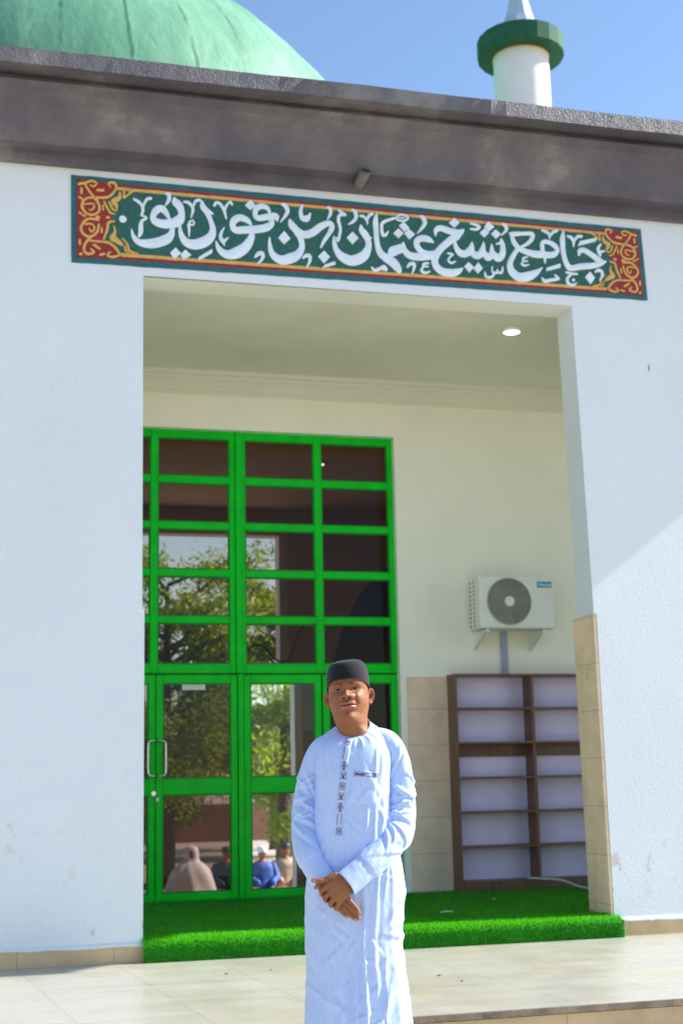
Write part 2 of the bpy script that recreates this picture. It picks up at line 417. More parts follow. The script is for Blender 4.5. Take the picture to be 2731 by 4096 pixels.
# sloppy white paint bead above the skirting
for x0, x1 in ((-.9, 1.308), (4.89, 6.45)):
    pb = MB()
    n = int((x1-x0)/.03); v = []; f = []
    for i in range(n+1):
        x = lerp(x0, x1, i/n); d = .014+.010*noise.noise(Vector((x*4, 0, 0)))+.010*max(0, noise.noise(Vector((x*23, 3, 0))))
        v += [(x, FY-.016, PZ+.122-d), (x, FY-.018, PZ+.126), (x, FY+.001, PZ+.138)]
    for i in range(n):
        for k in range(2): a = i*3+k; f.append((a, a+3, a+4, a+1))
    pb.add(v, f); pb.build('paint_bead', 'wall', mq, True)
# cornice, swept along X with slight waviness
prof = [(FY, 4.555), (10.08, 4.555), (10.075, 4.628), (9.93, 4.632), (9.905, 4.66), (9.86, 4.76), (9.79, 4.86), (9.71, 4.93), (9.63, 4.968), (9.69, 4.975), (9.69, 5.022), (9.50, 5.026), (9.495, 5.145), (9.52, 5.152), (10.6, 5.16)]
xs = np.linspace(-7, 9.12, 260); v = []; f = []
for i, x in enumerate(xs):
    for k, (y, z) in enumerate(prof):
        a = .007 if 0 < k < 14 else 0
        dz = a*noise.noise(Vector((x*.9, k*.25, 1)))+a*.5*noise.noise(Vector((x*4, k*3.1, 5)))
        dy = a*.8*noise.noise(Vector((x*1.1, k*.7, 9)))+(.0015*noise.noise(Vector((x*14, k*5, 2))) if k > 8 else 0)
        if k in (0, 1): dz *= .6
        v.append((x, y+dy, z+dz))
K_ = len(prof)
for i in range(len(xs)-1):
    for k in range(K_-1): a = i*K_+k; f.append((a, a+K_, a+K_+1, a+1))
f.append(tuple((len(xs)-1)*K_+k for k in range(K_))[::-1]); f.append(tuple(range(K_)))
cn = MB(); cn.add(v, f); cn.build('cornice', 'cornice', mq)
# porch interior
ins = MB()
ins.box(-7, 1.55, BY, BY+.16, TZ-.1, 3.9); ins.box(4.10, 9.0, BY, BY+.16, TZ-.1, 3.9)
ins.box(1.55, 4.10, BY, BY+.16, 3.262, 3.9)
ins.box(8.9, 9.0, FY+.3, BY-.001, TZ-.1, 3.9)  # right end only; left end kept open to let light in
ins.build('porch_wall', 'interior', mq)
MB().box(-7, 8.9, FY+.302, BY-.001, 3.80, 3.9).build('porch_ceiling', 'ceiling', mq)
# cove moulding under the ceiling
mp = [(BY, 3.60), (BY-.018, 3.60), (BY-.022, 3.625), (BY-.035, 3.63), (BY-.045, 3.66), (BY-.075, 3.70), (BY-.115, 3.735), (BY-.12, 3.755), (BY-.15, 3.76), (BY-.155, 3.80)]
v = [(x, y, z) for x in (-7, 8.9) for y, z in mp]; n_ = len(mp)
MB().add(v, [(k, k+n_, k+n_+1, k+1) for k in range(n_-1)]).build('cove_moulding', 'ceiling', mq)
da = MB(); da.box(4.165, 8.9, BY-.022, BY, TZ-.1, .905)
da.build('wall_dado', 'dado', mq, bevel=.003)
# plaster edge round the door recess
ed = MB(); ed.box(4.10, 4.125, BY-.006, BY+.001, TZ, 3.287).box(1.5, 4.10, BY-.006, BY+.001, 3.262, 3.287)
ed.build('recess_edge', 'reveal', mq)
MAT['lavender2'] = vary('hall_grey', (.45, .47, .46), .06, 2, .6)
# building mass above and behind (roof), hall built to stand in for glass reflections
rf = MB(); rf.box(-7, 9.0, FY+.302, 21.0, 4.3, 5.10)
rf.build('roof', 'halldark', mq)
FH = 20.8
h = MB()
h.box(-4, 9, BY+.17, FH+.2, 4.02, 4.25); h.box(-4.2, -4, BY+.17, FH+.2, -2.2, 4.25); h.box(9, 9.2, BY+.17, FH+.2, -2.2, 4.25)
h.box(4.86, 5.45, FH, FH+.25, 1.5, 4.02); h.box(5.06, 5.45, FH, FH+.25, -2.2, 1.5); h.box(-4, 4.86, FH, FH+.25, 3.76, 4.02); h.box(-4, .2, FH, FH+.25, -2.2, 3.76)
# arched opening right of the far doorway
arch = [(5.45, -2.2), (5.45, .9), (5.52, 1.6), (5.7, 2.2), (6.0, 2.75), (6.4, 3.15), (6.9, 3.35), (7.4, 3.15), (7.8, 2.75), (8.1, 2.2), (8.28, 1.6), (8.35, .9), (8.35, -2.2)]
for i in range(len(arch)-1):
    (x0, z0), (x1, z1) = arch[i], arch[i+1]
    if x1 > x0: h.add([(x0, FH, z0), (x1, FH, z1), (x1, FH, 4.02), (x0, FH, 4.02)], [(0, 1, 2, 3)])
h.box(8.35, 9, FH, FH+.25, -2.2, 4.02)
h.build('hall_wall', 'hallwall', mq)
MB().box(-7, -4.21, BY+.17, FH+.2, -2.2, 4.25).build('side_wing', 'wall', mq)
MB().box(9.205, 9.25, FY+.35, FH+.2, -2.2, 5.0).build('side_wall', 'wall', mq)
d = MB(); d.box(5.3, 9, FH+.9, FH+1.0, -2.2, 4.1); d.box(8.9, 9, FH+.26, FH+.9, -2.2, 4.1); d.box(5.3, 9, FH+.26, FH+1, 4.02, 4.1); d.box(5.2, 5.3, FH+.26, FH+1, -2.2, 4.02)
d.build('arch_recess', 'halldark', mq)
MB().box(5.07, 5.44, FH-.02, FH-.001, .66, 1.49).build('hall_panel', 'lavender2', mq); MB().box(5.07, 5.44, FH-.02, FH-.001, -2.2, .655).build('hall_dado', 'halldark', mq)
jb = MB(); jb.box(4.72, 4.855, FH-.01, FH+.26, 1.505, 3.62).box(4.93, 5.055, FH-.01, FH+.26, -2.2, 1.495).box(.2, 4.855, FH-.01, FH+.26, 3.62, 3.755)
jb.build('far_doorway_trim', 'minaret', mq)
# dome with raised seams
dm = MB(); cx, cy, cz, R0 = 1.41, 20.0, 6.62, 5.02
nth, nph = 200, 70; v = []; f = []
for j in range(nph+1):
    ph = j/nph*PI/2
    for i in range(nth):
        th = 2*PI*i/nth
        rr = R0*(1+.004*noise.noise(Vector((math.cos(th)*3, math.sin(th)*3, ph*4))))
        sw = 2*PI/28; dd = ((th+.02*math.sin(ph*9)+.5*sw) % sw)-.5*sw
        rr += .018*math.exp(-(dd*R0*math.cos(ph)/.045)**2)
        v.append((cx+rr*math.cos(ph)*math.cos(th), cy+rr*math.cos(ph)*math.sin(th), cz+rr*math.sin(ph)))
for j in range(nph):
    for i in range(nth):
        a = j*nth+i; b = j*nth+(i+1) % nth; f.append((a, b, b+nth, a+nth))
dm.add(v, f); dm.lathe([(R0, 5.1), (R0, cz)], cx, cy, nth)
dm.build('dome', 'dome', mq, True)
# minaret
mx, my = 7.005, 16.0
mn = MB().lathe([(.372, 4.9), (.372, 7.5), (.366, 9.30)], mx, my, 40).build('minaret', 'minaret', mq, True)
MB().lathe([(.366, 9.285), (.376, 9.295), (.376, 9.36)], mx, my, 40).build('collar', 'sign_yellow', mn, True)
MB().lathe([(.0, 9.30), (.565, 9.305), (.575, 9.32), (.575, 9.55), (.560, 9.565), (.2, 9.60), (0, 9.6)], mx, my, 20).build('balcony_ring', 'dgreen', mn)
MB().lathe([(.34, 9.58), (.26, 9.72), (.19, 9.88), (.135, 10.1), (.09, 10.4), (.02, 10.9), (0, 11.1)], mx, my, 12).build('spire', 'spire', mn)

# drain spout
MAT['spout'] = vary('drain_grey', (.17, .16, .14), .2, 12, .6)
a = math.radians(50); sp = MB(); ax0 = Vector((2.972, 10.12, 4.605)); ax1 = Vector((2.955, 9.80, 4.60)); seg = 24
v = []; f = []
for r_ in (.043, .037):
    for e in (0, 1):
        for q in range(seg):
            c, s_ = math.cos(2*PI*q/seg), math.sin(2*PI*q/seg); p = ax1 if e else ax0
            dy = s_*r_*math.tan(math.radians(48)) if e else 0
            v.append((p.x+c*r_, p.y+dy, p.z+s_*r_))
for q in range(seg):
    q1 = (q+1) % seg
    f += [(q, q1, q1+seg, q+seg), (2*seg+q, 3*seg+q, 3*seg+q1, 2*seg+q1), (seg+q, seg+q1, 3*seg+q1, 3*seg+q)]
sp.add(v, f)
tag(sp.build('drain_spout', 'spout', None, True), 'short grey drain pipe sticking out of the cornice over the sign', 'drain pipe')

# ================================================================ SIGN
LETTERS='1123 4176 58 1124 4175 58|1208 4343 21 1240 4326 26 1267 4298 24 1274 4260 24 1263 4218 19|1331 4362 26 1303 4350 24 1284 4314 21 1274 4279 17|1263 4222 17 1300 4199 21 1268 4174 24 1259 4133 37 1259 4085 37 1248 4050 24|1476 4210 23 1453 4252 42 1418 4287 59 1377 4269 57 1352 4219 47 1368 4181 60 1428 4165 73 1501 4174 79 1552 4207 80 1570 4257 53 1556 4315 61 1524 4353 63 1515 4379 21|1189 4098 11 1205 4042 34 1246 4002 52 1319 3996 75 1392 4012 81 1456 4044 79 1488 4080 57 1501 4125 38|1450 4412 19 1468 4409 34 1476 4380 32 1464 4345 27 1447 4316 13|1728 4369 23 1737 4331 48 1770 4285 48 1793 4228 38 1812 4162 48 1802 4102 67 1751 4049 86 1677 4019 85 1612 4028 70 1575 4073 47 1561 4121 32 1556 4169 19|1779 4296 38 1815 4278 10|1589 4357 17 1621 4355 25 1649 4328 25 1658 4295 25 1644 4235 13|1710 4382 25 1682 4375 23 1666 4344 19 1658 4309 17|1630 4195 19 1654 4211 13 1666 4193 15 1658 4173 13 1626 4175 23 1629 4136 21 1628 4078 11|1826 4349 23 1840 4375 23 1873 4363 25 1901 4316 25 1918 4249 13|1963 4371 21 1949 4390 19 1920 4357 21 1906 4312 17|1901 4174 10 1882 4138 23 1872 4098 29 1891 4061 34 1919 4083 17 1932 4094 10|1891 4061 29 1902 4031 13|2265 4324 20 2242 4366 39 2199 4377 47 2156 4354 47 2146 4303 39 2170 4276 47 2241 4292 55 2308 4303 59 2319 4269 20|2275 4280 39 2274 4236 49 2240 4203 58|2112 4217 19 2084 4249 48 2027 4268 58 1980 4239 58 1967 4194 48 1993 4162 58 2060 4170 64 2135 4179 66 2212 4196 66 2260 4220 58|2121 4153 39 2111 4103 58 2068 4031 81 2002 3979 91 1936 3957 76 1885 3973 57 1854 4009 38 1837 4056 11|2362 4407 20 2386 4399 39 2405 4361 35 2390 4320 29 2348 4260 12|2522 4409 24 2511 4356 32 2525 4307 43 2564 4301 39 2587 4348 18|2569 4329 14 2535 4320 10|2731 4416 18 2751 4408 30 2755 4373 28 2740 4336 22 2727 4315 10|2824 4399 22 2849 4381 26 2878 4364 20 2828 4359 26 2818 4313 28 2831 4254 24 2825 4194 24 2809 4142 24 2795 4171 10|2935 4414 18 2957 4396 34 2963 4351 30 2936 4313 26 2903 4290 14|3001 4368 22 3026 4364 24 3050 4339 22 3057 4304 12|3096 4393 28 3071 4376 28 3055 4339 20|2423 4283 20 2437 4245 59 2480 4199 59 2537 4171 65 2606 4195 65 2665 4245 59 2724 4280 50 2755 4278 44 2762 4243 44 2732 4186 34 2697 4133 30 2670 4076 16|2480 4189 59 2508 4137 49 2517 4068 49 2487 4007 68 2438 3973 84 2361 3947 78 2304 3967 64 2271 4009 45 2260 4067 31 2258 4121 14|2143 3954 19 2167 3981 35 2195 3988 39 2204 3959 29 2185 3924 21 2161 3902 12|2525 3978 20 2554 4000 33 2578 3994 33 2577 3950 25 2551 3905 12|3001 4284 20 3008 4249 50 3037 4212 60 3061 4153 50 3054 4093 60 3013 4029 84 2924 3987 89 2846 4011 77 2798 4062 49 2781 4120 36 2776 4174 12|3057 4193 34 3088 4186 8|3136 4404 10 3125 4340 44 3127 4239 44 3135 4139 44 3158 4071 60 3201 4034 70 3260 3999 80 3299 3952 66 3310 3931 44|3237 4067 40 3253 4104 50 3294 4122 50 3344 4137 61 3348 4173 10|3085 3940 18 3109 3919 28 3159 3941 30 3199 3934 30|3160 3951 20 3185 3961 20 3204 3940 20|3283 4374 22 3220 4348 26 3179 4320 28 3173 4274 28 3182 4224 30 3207 4226 26 3225 4253 14|3297 4367 12 3313 4399 16 3348 4409 16 3389 4400 16 3392 4375 20 3352 4356 20 3307 4361 16|3313 4383 8 3348 4380 10 3373 4389 8|3500 4408 20 3525 4397 41 3539 4357 37 3512 4309 29 3473 4263 12|3605 4195 14 3565 4217 53 3515 4223 57 3468 4199 51 3467 4153 51 3501 4110 51 3561 4090 61 3612 4094 67|3352 4174 10 3355 4124 40 3389 4076 61 3459 4062 67 3550 4074 67 3611 4089 61|3258 4065 40 3309 4092 40 3350 4103 30|3625 4256 14 3631 4299 41 3670 4323 51 3752 4304 58 3823 4300 51 3865 4323 21|3860 4308 25 3801 4263 68 3728 4205 61 3654 4133 61 3616 4064 61 3619 4004 61 3668 3957 67 3749 3948 71 3811 3968 51 3845 3993 14|3724 4113 16 3765 4106 20 3744 4084 18 3727 4053 18 3752 4032 20 3785 4047 14|3785 4230 21 3798 4170 41 3837 4122 62 3889 4127 62 3926 4165 62 3936 4223 12|3926 4150 51 3965 4112 62 4013 4137 62 4031 4189 41 4036 4233 10|4034 4149 45 4069 4105 62 4101 4134 52 4106 4185 31 4105 4221 10|4112 4145 52 4157 4107 68 4195 4141 58 4203 4204 46 4194 4249 38 4190 4273 13|4192 4244 31 4146 4225 12|3930 4384 15 3971 4378 25 4006 4360 25 3980 4339 25 3930 4337 17|4210 4406 21 4234 4390 36 4239 4356 29 4197 4308 13|4037 3975 14 4046 3940 23 4082 3936 25 4114 3961 21 4100 3995 14 4102 4026 12|4105 3980 21 4136 3978 23 4147 4004 14|4146 3984 21 4183 3986 25 4193 4033 12|3381 3970 18 3401 3995 30 3432 3999 32 3436 3969 26 3419 3920 14|3556 4014 16 3523 4008 22 3512 3987 20 3552 3986 14|3512 3980 16 3496 3949 26 3525 3931 24 3564 3944 16|4270 4328 21 4296 4325 42 4386 4337 34 4466 4339 38 4458 4292 38 4414 4248 32 4365 4220 21|4285 4319 31 4299 4263 42 4338 4209 46 4400 4183 52 4473 4168 63 4548 4169 63 4622 4170 53 4671 4195 42|4327 4193 38 4282 4122 46 4258 4058 52 4276 3998 69 4337 3957 79 4422 3974 79 4487 4009 52 4540 4052 10|4544 4195 21 4547 4257 32 4574 4283 38 4627 4275 42 4669 4247 47 4683 4211 38 4649 4177 53 4590 4168 59|4553 4274 30 4555 4206 32 4568 4145 27 4568 4097 13|4414 4135 13 4382 4125 23 4375 4101 17 4412 4099 13|4375 4093 15 4363 4072 21 4384 4060 21 4421 4069 13|4558 4378 23 4590 4370 28 4615 4352 25 4621 4314 13|4686 4386 28 4654 4373 28 4629 4342 21|4746 4393 11 4735 4325 45 4734 4231 45 4748 4139 44 4777 4079 53 4809 4071 53 4896 4093 57 4983 4105 53 5060 4127 47 5116 4152 15|4875 4191 21 4887 4228 43 4926 4236 47 4978 4209 47 5031 4177 54 5072 4149 54 5114 4149 15|4781 4348 17 4813 4337 30 4833 4307 28 4830 4262 13|4905 4355 26 4873 4353 28 4846 4319 21|5076 4299 17 5052 4263 28 5061 4226 32 5070 4198 13|5066 4232 24 5108 4243 15|5018 4056 21 5041 4070 32 5072 4060 28 5074 4023 24 5052 3985 13|4753 4030 19 4796 4023 25 4849 4022 17|4795 4013 21 4761 3979 25 4764 3938 27 4801 3923 25 4837 3940 15|4814 3969 27 4815 3968 27|4537 3962 17 4557 3940 29 4622 3955 29 4675 3967 27|4650 3998 15 4671 3982 19 4686 3968 13'
DIAMONDS='1524 3977 1566 3933 1515 3885 1482 3931|1598 3966 1644 3926 1584 3881 1561 3923|1700 3914 1805 3988 1806 3957 1699 3885|2107 4419 2147 4375 2108 4333 2064 4370|2374 4183 2423 4125 2373 4074 2326 4125|2693 4048 2740 3999 2691 3942 2644 3997|2698 3933 2781 3966 2783 3939 2671 3900|2929 4225 2977 4176 2927 4120 2881 4173|3357 4345 3403 4295 3359 4261 3317 4311|3310 4285 3352 4247 3312 4203 3268 4243|3395 4289 3449 4246 3403 4202 3359 4247|3789 4418 3833 4378 3789 4333 3742 4372|4081 4412 4132 4368 4083 4324 4045 4363|4048 4350 4085 4314 4044 4271 4004 4308|4141 4348 4187 4311 4146 4268 4103 4309|3896 4048 3941 4008 3903 3960 3859 4010|3979 4052 4018 4004 3977 3958 3937 3998|4887 4309 5044 4354 5031 4321 4865 4265|4964 4049 5004 3997 4965 3942 4918 4003|4576 4052 4701 4099 4700 4064 4574 4024'
SCROLLS='792 4427 24 832 4436 19 851 4404 19 883 4359 20 924 4310 24 947 4259 20 938 4215 19 894 4189 22 844 4202 20 817 4247 24 825 4291 22 861 4323 20 928 4330 20 1000 4339 22 1044 4374 22 1071 4425 21 1053 4462 24 1012 4453 17 1026 4426 13|841 4442 19 886 4461 19 922 4445 17 900 4418 17 877 4426 11|830 4268 13 888 4278 15 909 4265 15 893 4230 15 871 4228 11|982 4301 19 1005 4255 19 1028 4219 19 1059 4210 11|794 4322 18 816 4310 17 826 4287 13|800 4198 18 822 4181 13|811 4391 22 811 4357 22|932 4391 24 972 4394 24|973 4271 17 974 4238 17|836 4177 24 837 4177 24|930 4173 28 940 4174 28|1008 4178 26 1014 4179 26|1060 4154 15 1015 4136 24 1007 4083 22 981 4004 17|939 4153 20 872 4157 22 832 4125 22 811 4075 22 838 4025 24 887 4015 22 931 4057 22 944 4115 20|846 4112 17 890 4115 17 913 4084 17 886 4053 15 873 4081 13|896 4025 20 848 3964 22 835 3906 22 866 3876 22 911 3894 18 888 3916 15|861 3984 17 932 3981 18 1012 3978 22 1066 3944 24 1098 3890 22 1049 3867 22 1009 3878 17 1031 3904 13|803 3980 20 806 3951 20|910 3951 22 950 3925 22|812 3872 26 814 3872 26|966 4089 18 965 4055 18|960 3877 24 986 3886 17|1099 4384 19 1094 4345 34 1054 4312 47 1072 4280 34 1077 4247 13|1257 4412 15 1207 4414 24 1171 4386 19 1131 4344 11|1157 4424 11 1185 4392 13|1130 4402 19 1130 4353 22|1056 4111 11 1065 4068 22 1048 4019 52 1075 4002 46 1116 3972 28|1120 4020 13 1156 3980 17 1175 3925 22 1238 3906 15|1138 3960 13 1148 3923 20|1175 3925 15 1148 3894 11|1018 4304 15 1046 4249 19 1073 4237 13'
REDPANEL='776 4476 1089 4446 1071 4406 1027 4336 982 4312 1002 4255 1046 4187 1015 4131 976 3989 1066 3959 1103 3900 1116 3868 785 3846'

def parse(s): return [[float(q)/1000 for q in l.split()] for l in s.split('|')]
CQ = dict(TL=(.733, 4.501), BL=(.746, 3.807), TR=(5.462, 4.472), BR=(5.485, 3.845))
def bil(u, v_):   # u 0..1 left-right, v 0..1 top-bottom
    t = (lerp(CQ['TL'][0], CQ['TR'][0], u), lerp(CQ['TL'][1], CQ['TR'][1], u)); b = (lerp(CQ['BL'][0], CQ['BR'][0], u), lerp(CQ['BL'][1], CQ['BR'][1], u))
    return lerp(t[0], b[0], v_), lerp(t[1], b[1], v_)
def invb(x, z):
    u = (x-.733)/4.73
    for _ in range(8):
        l = (.733+(.746-.733)*0, 0)
        xt, zt = bil(u, 0); xb, zb = bil(u, 1); vv = (z-zt)/(zb-zt); x0, _z = bil(u, vv); u += (x-x0)/4.73
    return u, vv
sg = empty('calligraphy_sign', (3.1, FY, 4.15)); sg.location = (0, 0, 0)
tag(sg, 'long dark green sign with white Arabic calligraphy and red scrolled ends above the porch', 'sign')
def nested(name, mat, ins_, y, rag=0):
    n = 160; top = []; bot = []
    iu = ins_/4.73; iv = ins_/.66
    for i in range(n+1):
        u = lerp(iu, 1-iu, i/n); jt = rag*noise.noise(Vector((u*40, 0, ins_*90))); jb_ = rag*noise.noise(Vector((u*40, 5, ins_*90)))
        top.append(bil(u, iv+jt)); bot.append(bil(u, 1-iv+jb_))
    mb = MB(); v = [(x, y, z) for x, z in top]+[(x, y, z) for x, z in bot]+[(x, FY+.001, z) for x, z in top]+[(x, FY+.001, z) for x, z in bot]
    m = n+1; f = []
    for i in range(n): f += [(i, i+m, i+m+1, i+1), (i, i+1, i+1+2*m, i+2*m), (i+m, i+3*m, i+3*m+1, i+m+1)]
    f += [(0, 2*m, 3*m, m), (n, n+m, n+3*m, n+2*m)]
    return mb.add(v, f).build(name, mat, sg)
nested('backing_board', 'sign_teal', 0, FY-.010, .006)
nested('red_border', 'sign_red', .042, FY-.012, .003)
nested('yellow_border', 'sign_yellow', .064, FY-.0145, .003)
nested('green_panel', 'sign_green', .090, FY-.017, .006)
def dome_stroke(mb, P, y, hgt):
    """P: (x,z,w) rows -> low rounded relief stroke on the wall plane"""
    C = catmull(P, 5); n = len(C)
    prof_ = [(-.5, 0), (-.44, .75), (-.2, 1.0), (.2, 1.0), (.44, .75), (.5, 0)]
    pts = C[:, :2]; T = np.gradient(pts, axis=0); T /= (np.linalg.norm(T, axis=1)[:, None]+1e-9); Nn = np.stack([-T[:, 1], T[:, 0]], 1)
    rows = []
    def row(p, nn, wd, h_):
        rows.append([(p[0]+nn[0]*a_*wd, y-h_*b_, p[1]+nn[1]*a_*wd) for a_, b_ in prof_])
    w0, w1 = max(C[0, 2], .004), max(C[-1, 2], .004)
    for a_ in (1.5, 1.0, .5): row(pts[0]-T[0]*w0*.5*math.sin(a_), Nn[0], w0*math.cos(a_), hgt*(.35 if a_ > 1.2 else .85))
    for i in range(n): row(pts[i], Nn[i], max(C[i, 2], .004), hgt)
    for a_ in (.5, 1.0, 1.5): row(pts[-1]+T[-1]*w1*.5*math.sin(a_), Nn[-1], w1*math.cos(a_), hgt*(.35 if a_ > 1.2 else .85))
    v = [q for r in rows for q in r]; k = len(prof_); f = []
    for i in range(len(rows)-1):
        for j in range(k-1): a_ = i*k+j; f.append((a_, a_+1, a_+1+k, a_+k))
    mb.add(v, f)
lt = MB(); hh = 0
for s_ in parse(LETTERS):
    P = np.array(s_).reshape(-1, 3); hh += 1; dome_stroke(lt, P, FY-.0165, .009+.00007*hh)
for s_ in parse(DIAMONDS):
    P = np.array(s_).reshape(-1, 2); hh += 1; lt.prism([tuple(p) for p in P], FY-.026-.00007*hh, FY-.0165)
for p in lt.f: pass
lt.build('lettering', 'letter', sg, bevel=0)
RP = np.array(parse(REDPANEL)[0]).reshape(-1, 2)
def mirror(P):
    Q = P.copy()
    for i in range(len(P)):
        u, vv = invb(P[i][0], P[i][1]); Q[i][0], Q[i][1] = bil(1-u, vv)
        if P.shape[1] > 2: Q[i][2] *= .9
    return Q
for side in (0, 1):
    P = mirror(RP) if side else RP
    MB().prism([tuple(p) for p in P], FY-.0185, FY).build('red_end_panel', 'sign_red', sg)
    yb = MB(); hh = 0
    for s_ in parse(SCROLLS):
        Q = np.array(s_).reshape(-1, 3); hh += 1
        if side: Q = mirror(Q)
        dome_stroke(yb, Q, FY-.0155, .009+.0001*hh)
    yb.build('yellow_scrollwork', 'sign_yellow', sg)

# ================================================================ GLAZED ENTRANCE
def glassmat(name, tint, refl):
    n = N(name); t = n.n('ShaderNodeBsdfTransparent'); t.inputs[0].default_value = (*tint, 1)
    g_ = n.n('ShaderNodeBsdfGlossy'); g_.inputs[0].default_value = (.9, .9, .95, 1); g_.inputs['Roughness'].default_value = .01
    fr = n.n('ShaderNodeFresnel'); fr.inputs[0].default_value = 1.45
    m1 = n.n('ShaderNodeMath', operation='MULTIPLY'); n.l(fr.outputs[0], m1.inputs[0]); m1.inputs[1].default_value = refl
    mx_ = n.n('ShaderNodeMixShader'); n.l(m1.outputs[0], mx_.inputs[0]); n.l(t.outputs[0], mx_.inputs[1]); n.l(g_.outputs[0], mx_.inputs[2])
    n.l(mx_.outputs[0], n.out.inputs[0]); return n.m
MAT['bronze'] = glassmat('bronze_glass', (.60, .47, .37), .35)
MAT['darkglass'] = glassmat('dark_bronze_glass', (.27, .21, .175), .6)
MAT['clear'] = glassmat('clear_glass', (.97, .98, .97), .8)
ge = empty('glazed_entrance', (0, 0, 0))
tag(ge, 'bright green metal door and window screen with brown panes behind the porch', 'entrance')
SY = 12.97; k = SY/12.85           # frame front plane
def fx(v_): return v_*k
fr = MB(); D0, D1 = SY, SY+.06
X = [1.30, 1.703, 1.773, 2.446, 2.597, 3.27, 3.345, 4.011, 4.06]; X = [fx(a_) for a_ in X]
Z = [0.945, 1.032, 1.421, 1.484, 1.866, 1.928, 2.327, 2.388, 2.766, 2.839, 3.218, 3.19]
Zb = [fx(a_) for a_ in (0.94, 1.025)]; rows = [(1.025, 1.421), (1.484, 1.866), (1.928, 2.327), (2.388, 2.766), (2.839, 3.165)]
rows = [(1.035, 1.413), (1.480, 1.855), (1.922, 2.306), (2.374, 2.747), (2.818, 3.185)]; top = 3.285
cols = [(X[0], X[1]), (X[2], X[3]), (X[4], X[5]), (X[6], X[7])]
# verticals
for a_, b_, dd in ((X[1], X[2], 0), (X[3], fx(2.502), .004), (fx(2.502), fx(2.560), -.022), (fx(2.560), X[4], .004), (X[5], X[6], 0), (X[7], fx(4.105), -.004)): fr.box(a_, b_, D0+dd, D1, Zb[0], top)
for (c0, c1) in cols:
    for i, (z0, z1) in enumerate(rows):
        zn = rows[i+1][0] if i < 4 else top
        fr.box(c0, c1, D0+.004, D1-.002, z1, zn)
    fr.box(c0, c1, D0+.004, D1-.002, Zb[0], Zb[1])
fr.build('window_frame', 'frame', ge, bevel=.006)
# glazing beads: thin raised rim
bd = MB()
for (c0, c1) in cols:
    for (z0, z1) in rows:
        for (a_, b_, e, g_) in ((c0, c1, z0, z0+.012), (c0, c1, z1-.012, z1), (c0, c0+.012, z0+.012, z1-.012), (c1-.012, c1, z0+.012, z1-.012)):
            bd.box(a_, b_, D0+.018, D0+.04, e, g_)
bd.build('glazing_bead', 'seam', ge)
for (c0, c1) in cols:
    for (z0, z1) in rows:
        MB().add([(c0, D0+.03, z0), (c1, D0+.03, z0), (c1, D0+.03, z1), (c0, D0+.03, z1)], [(0, 1, 2, 3)]).build('window_pane', 'bronze', ge)
# black cable hanging behind one pane, seen through it
cb = MB(); q_ = [(2.60, 1.15), (2.70, 1.22), (2.80, 1.19), (2.90, 1.08), (3.0, 1.07), (3.06, 1.14), (3.10, 1.30), (3.17, 1.40)]
cb.tube([(fx(x), SY+.10, z) for x, z, _ in catmull([(a_, b_, 0) for a_, b_ in q_], 5)], .010, 8)
tag(cb.build('hanging_cable', 'black', None, True), 'black cable looping behind the brown window pane above the doors', 'cable')
# doors
zt, zb = fx(.925), -1.085
def door(x0, x1, glass, label, hx=None):
    dr = MB(); s_ = fx(.062); y0 = SY+.008
    xa, xb = x0+s_, x1-s_; gr = ((fx(-.011), fx(.848)), (-1.02, fx(-.151)))
    dr.box(x0, xa, y0, y0+.05, zb, zt); dr.box(xb, x1, y0, y0+.05, zb, zt)
    dr.box(xa, xb, y0+.002, y0+.048, gr[0][1], zt); dr.box(xa, xb, y0+.002, y0+.048, gr[1][1], gr[0][0]); dr.box(xa, xb, y0+.002, y0+.048, zb, gr[1][0])
    o_ = dr.build('door', 'frame', ge, bevel=.006); o_['label'] = label
    be = MB()
    for z0, z1 in gr:
        for (a_, b_, e, g_) in ((xa, xb, z0, z0+.012), (xa, xb, z1-.012, z1), (xa, xa+.012, z0+.012, z1-.012), (xb-.012, xb, z0+.012, z1-.012)):
            be.box(a_, b_, y0+.01, y0+.03, e, g_)
        MB().add([(xa, y0+.02, z0), (xb, y0+.02, z0), (xb, y0+.02, z1), (xa, y0+.02, z1)], [(0, 1, 2, 3)]).build('door_pane', glass, o_)
    be.build('glazing_bead', 'seam', o_)
    if hx is not None:
        z0, z1 = .02, .335
        hb = MB(); y1 = y0-.055; sx = 1 if hx > (x0+x1)/2-1 and hx > 0 else -1
        bow = hx
        hb.tube([tuple(q) for q in catmull([(bow, y0, z1), (bow, y1+.01, z1), (bow+.028*SG, y1, z1), (bow+.052*SG, y1-.002, z1-.012), (bow+.06*SG, y1-.002, z1-.05), (bow+.06*SG, y1-.002, z0+.05), (bow+.052*SG, y1-.002, z0+.012), (bow+.028*SG, y1, z0), (bow, y1+.01, z0), (bow, y0, z0)], 4)], .0105, 10)
        hb.build('handle', 'chrome', o_, True)
    return o_
SG = -1; door(fx(1.0), fx(1.757), 'darkglass', 'left green door leaf, mostly hidden by the wall', fx(1.745))
SG = 1; d1 = door(fx(1.763), fx(2.512), 'darkglass', 'green door leaf with dark brown glass and a white sticker', fx(1.785))
SG = 1; door(fx(2.572), fx(3.31), 'clear', 'green door leaf with clear glass showing the trees beyond')
door(fx(3.325), fx(4.06), 'darkglass', 'green door leaf behind the standing man')
jm = MB(); jm.box(fx(2.517), fx(2.567), SY-.008, SY+.055, zb, fx(.932)).box(fx(.9), fx(4.1), SY+.02, SY+.09, zb-.02, zb+.004)
jm.build('door_jamb', 'frame', ge, bevel=.004)
MB().box(fx(.9), fx(4.1), SY+.04, SY+.05, fx(.915), fx(.95)).build('head_gap_shade_strip', 'seam', ge)  # dark strip added behind the gap so no bright sky shows
